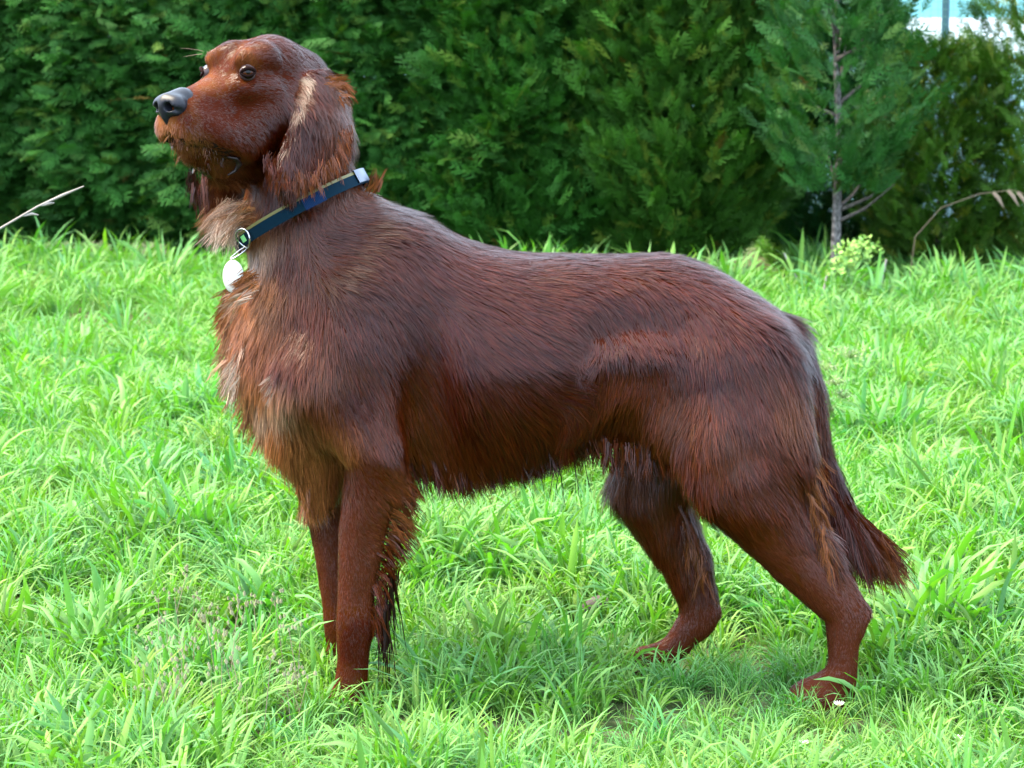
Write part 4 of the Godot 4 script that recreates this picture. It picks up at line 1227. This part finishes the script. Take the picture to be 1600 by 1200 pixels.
func face(d: Node3D) -> void:
	# nose
	var nf := Field.new(Vector3(0.06, -0.085, -0.04), Vector3(0.138, -0.005, 0.04), 0.0022)
	nf.chain([hd(0.082, -0.044, 0, 0.021), hd(0.104, -0.047, 0, 0.0165)], 1.0, 0.008)
	for s in [1.0, -1.0]:
		nf.chain([hd(0.103, -0.048, 0.0125 * s, 0.0140)], 1.0, 0.006)
	for s in [1.0, -1.0]:
		nf.chain([hd(0.1215, -0.050, 0.0105 * s, 0.0058), hd(0.096, -0.049, 0.0115 * s, 0.0050)], 1.0, 0.002, true)
		nf.chain([hd(0.116, -0.0525, 0.017 * s, 0.0038), hd(0.104, -0.056, 0.027 * s, 0.0030)], 1.0, 0.002, true)
	nf.chain([hd(0.108, -0.062, 0, 0.008), hd(0.103, -0.074, 0, 0.004)], 0.6, 0.006)
	nf.chain([hd(0.1245, -0.050, 0, 0.0025), hd(0.119, -0.080, 0, 0.0025)], 1.0, 0.003, true)
	var nb := Bag.new()
	nf.mesh_into(nb, head, Color(0.009, 0.010, 0.014))
	var nm := mat(Color(1, 1, 1), 0.40, 0.28, true)
	tag(put("nose", nb.mesh(), nm, d), "moist dark slate nose")
	# eyes
	var em := mat(Color(1, 1, 1), 0.06, 0.30, true)
	var lm := mat(Color(0.010, 0.0045, 0.004), 0.8, 0.1)
	for s in [1.0, -1.0]:
		var c := Vector3(0.0025, 0.0, (0.0385 if s > 0.0 else 0.0365) * s)
		var axis := Vector3(0.62, 0.10, 0.78 * s).normalized()
		var side := Vector3.UP.cross(axis).normalized()
		var b3 := Basis(axis, axis.cross(side) * -1.0, side)
		b3 = Basis(axis, side.cross(axis) * -1.0, side)
		var eb := Bag.new()
		ball(eb, Vector3.ZERO, Vector3.ONE * 0.0112, head * Transform3D(b3, c), func(v: Vector3) -> Color:
			var q := acos(clampf(v.x, -1, 1))
			if q < 0.30:
				return Color(0.003, 0.003, 0.003)
			if q < 0.64:
				return Color(0.040, 0.011, 0.0032)
			if q < 0.95:
				return Color(0.004, 0.003, 0.003)
			return Color(0.05, 0.035, 0.035), 28, 36)
		put("eye", eb.mesh(), em, d)
		# lids: an almond rim
		var rim := PackedVector3Array()
		var rr := PackedFloat32Array()
		for k in 25:
			var an := TAU * k / 24.0
			var w := cos(an) * 0.0096
			var v := (sin(an) * 0.0052 - 0.0004) * (1.0 - 0.25 * absf(cos(an)))
			var dep := sqrt(maxf(0.0119 * 0.0119 - w * w - v * v, 0.00001))
			rim.append(head * (c + axis * dep + side * w + Vector3.UP * (v - w * s * 0.10)))
			rr.append(0.0018 + 0.001 * maxf(sin(an), 0.0))
		var lb := Bag.new()
		lb.tube(rim, rr, 7, Color.WHITE, 1.0, head.basis * axis)
		put("eyelid", lb.mesh(), lm, d)
	# lips
	var wet := mat(Color(1, 1, 1), 0.35, 0.3, true)
	for s in [1.0, -1.0]:
		var lips := Bag.new()
		lips.tube(PackedVector3Array([head * Vector3(0.036, -0.112, 0.039 * s), head * Vector3(0.024, -0.114, 0.0425 * s), head * Vector3(0.017, -0.121, 0.0425 * s), head * Vector3(0.022, -0.130, 0.039 * s), head * Vector3(0.030, -0.136, 0.034 * s)]), PackedFloat32Array([0.0015, 0.0034, 0.0044, 0.0038, 0.0015]), 10, Color(0.010, 0.006, 0.007), 0.7)
		tag(put("lip_fold", lips.mesh(), wet, d), "dark wet fold of lip at the corner of the mouth")

func collar() -> void:
	var c := at(470, 331, 0.0)
	var e1 := (at(566, 281, 0.0) - at(378, 383, 0.0))
	var half := e1.length() * 0.5
	e1 = e1.normalized()
	var e2 := Vector3(0, 0.10, 1.0).normalized()
	var nn := e1.cross(e2).normalized()          # along the neck
	if nn.y < 0:
		nn = -nn
	var o := holder("dog_collar", c)
	tag(o, "navy webbing collar with a metal ring round the dog's neck", "collar")
	var hw := 0.0095
	var za := 0.099
	var pt := func(an: float, up: float, out: float) -> Vector3:
		return e1 * cos(an) * (half + out) + e2 * sin(an) * (za + out) + nn * up
	var strap := Bag.new()
	var m := 72
	var ring_of := func(bag: Bag, a0: float, a1: float, lo: float, hi: float, out: float, col: Color, steps: int) -> void:
		var s := bag.v.size()
		for k in steps + 1:
			var an := lerpf(a0, a1, float(k) / steps)
			for q in [[lo, out], [hi, out], [hi, out - 0.0025], [lo, out - 0.0025]]:
				bag.v.append(pt.call(an, q[0], q[1]))
				bag.n.append((e1 * cos(an) + e2 * sin(an)).normalized())
				bag.c.append(col)
		for k in steps:
			for q in 4:
				var a := s + k * 4 + q
				var b := s + k * 4 + (q + 1) % 4
				bag.i.append_array([a, a + 4, b, b, a + 4, b + 4])
	ring_of.call(strap, 0.0, TAU, -hw, hw - 0.004, 0.009, Color(0.002, 0.0085, 0.019), m)
	put("strap", strap.mesh(), mat(Color(1, 1, 1), 0.85, 0.2, true), o)
	var edge := Bag.new()
	ring_of.call(edge, 0.0, TAU, hw - 0.0038, hw, 0.0093, Color(0.085, 0.070, 0.018), m)
	put("yellow_edge", edge.mesh(), mat(Color(1, 1, 1), 0.6, 0.45, true), o)
	# ribbed slider on the near side
	var sl := Bag.new()
	for k in 15:
		var an := lerpf(1.13, 1.42, k / 14.0)
		ring_of.call(sl, an - 0.006, an + 0.006, -hw - 0.001, hw - 0.004, 0.0105, Color(0.005, 0.018, 0.055), 1)
	put("slider", sl.mesh(), mat(Color(1, 1, 1), 0.75, 0.2, true), o)
	# pale keeper near the nape
	var kp := Bag.new()
	ring_of.call(kp, 0.12, 0.5, -hw + 0.002, hw + 0.0015, 0.0115, Color(0.045, 0.052, 0.085), 8)
	put("keeper", kp.mesh(), mat(Color(1, 1, 1), 0.3, 0.5, true), o)
	# D ring at the throat
	var steel := mat(Color(0.30, 0.30, 0.31), 0.25, 0.5)
	steel.metallic = 1.0
	var rp := PackedVector3Array()
	var rr := PackedFloat32Array()
	for k in 29:
		var an := TAU * k / 28.0
		var a := 2.42 + cos(an) * 0.13
		rp.append(pt.call(a, sin(an) * 0.0135 - 0.001, 0.0125 + 0.002 * sin(an * 2.0)))
		rr.append(0.0014)
	var rb := Bag.new()
	rb.tube(rp, rr, 8, Color.WHITE)
	put("metal_ring", rb.mesh(), steel, o)
	var lb := Bag.new()
	ring_of.call(lb, 2.40, 2.50, -0.005, 0.004, 0.0105, Color(0.12, 0.34, 0.12), 3)
	put("green_label", lb.mesh(), mat(Color(1, 1, 1), 0.5, 0.5, true), o)
	# tag and its link
	var t0 := at(362, 404, 0.075) - c
	var ln := Bag.new()
	var lp := PackedVector3Array()
	var lr := PackedFloat32Array()
	var top: Vector3 = pt.call(2.50, -0.012, 0.009)
	for k in 17:
		var an := TAU * k / 16.0
		lp.append(top.lerp(t0, 0.5) + (t0 - top) * 0.56 * cos(an) + Vector3(0.004, 0.0, 0.003) * sin(an))
		lr.append(0.0009)
	ln.tube(lp, lr, 6, Color.WHITE)
	put("link", ln.mesh(), steel, o)
	var tb := Bag.new()
	var xf := Transform3D(Basis.from_euler(Vector3(-0.15, -0.35, 0.12)), t0 + Vector3(0.002, -0.024, 0.002))
	ball(tb, Vector3.ZERO, Vector3(0.0160, 0.0225, 0.0035), xf, func(_v: Vector3) -> Color: return Color(0.27, 0.265, 0.25), 28, 18)
	tag(put("tag", tb.mesh(), mat(Color(1, 1, 1), 0.35, 0.5, true), o), "white oval tag hanging on the chest")
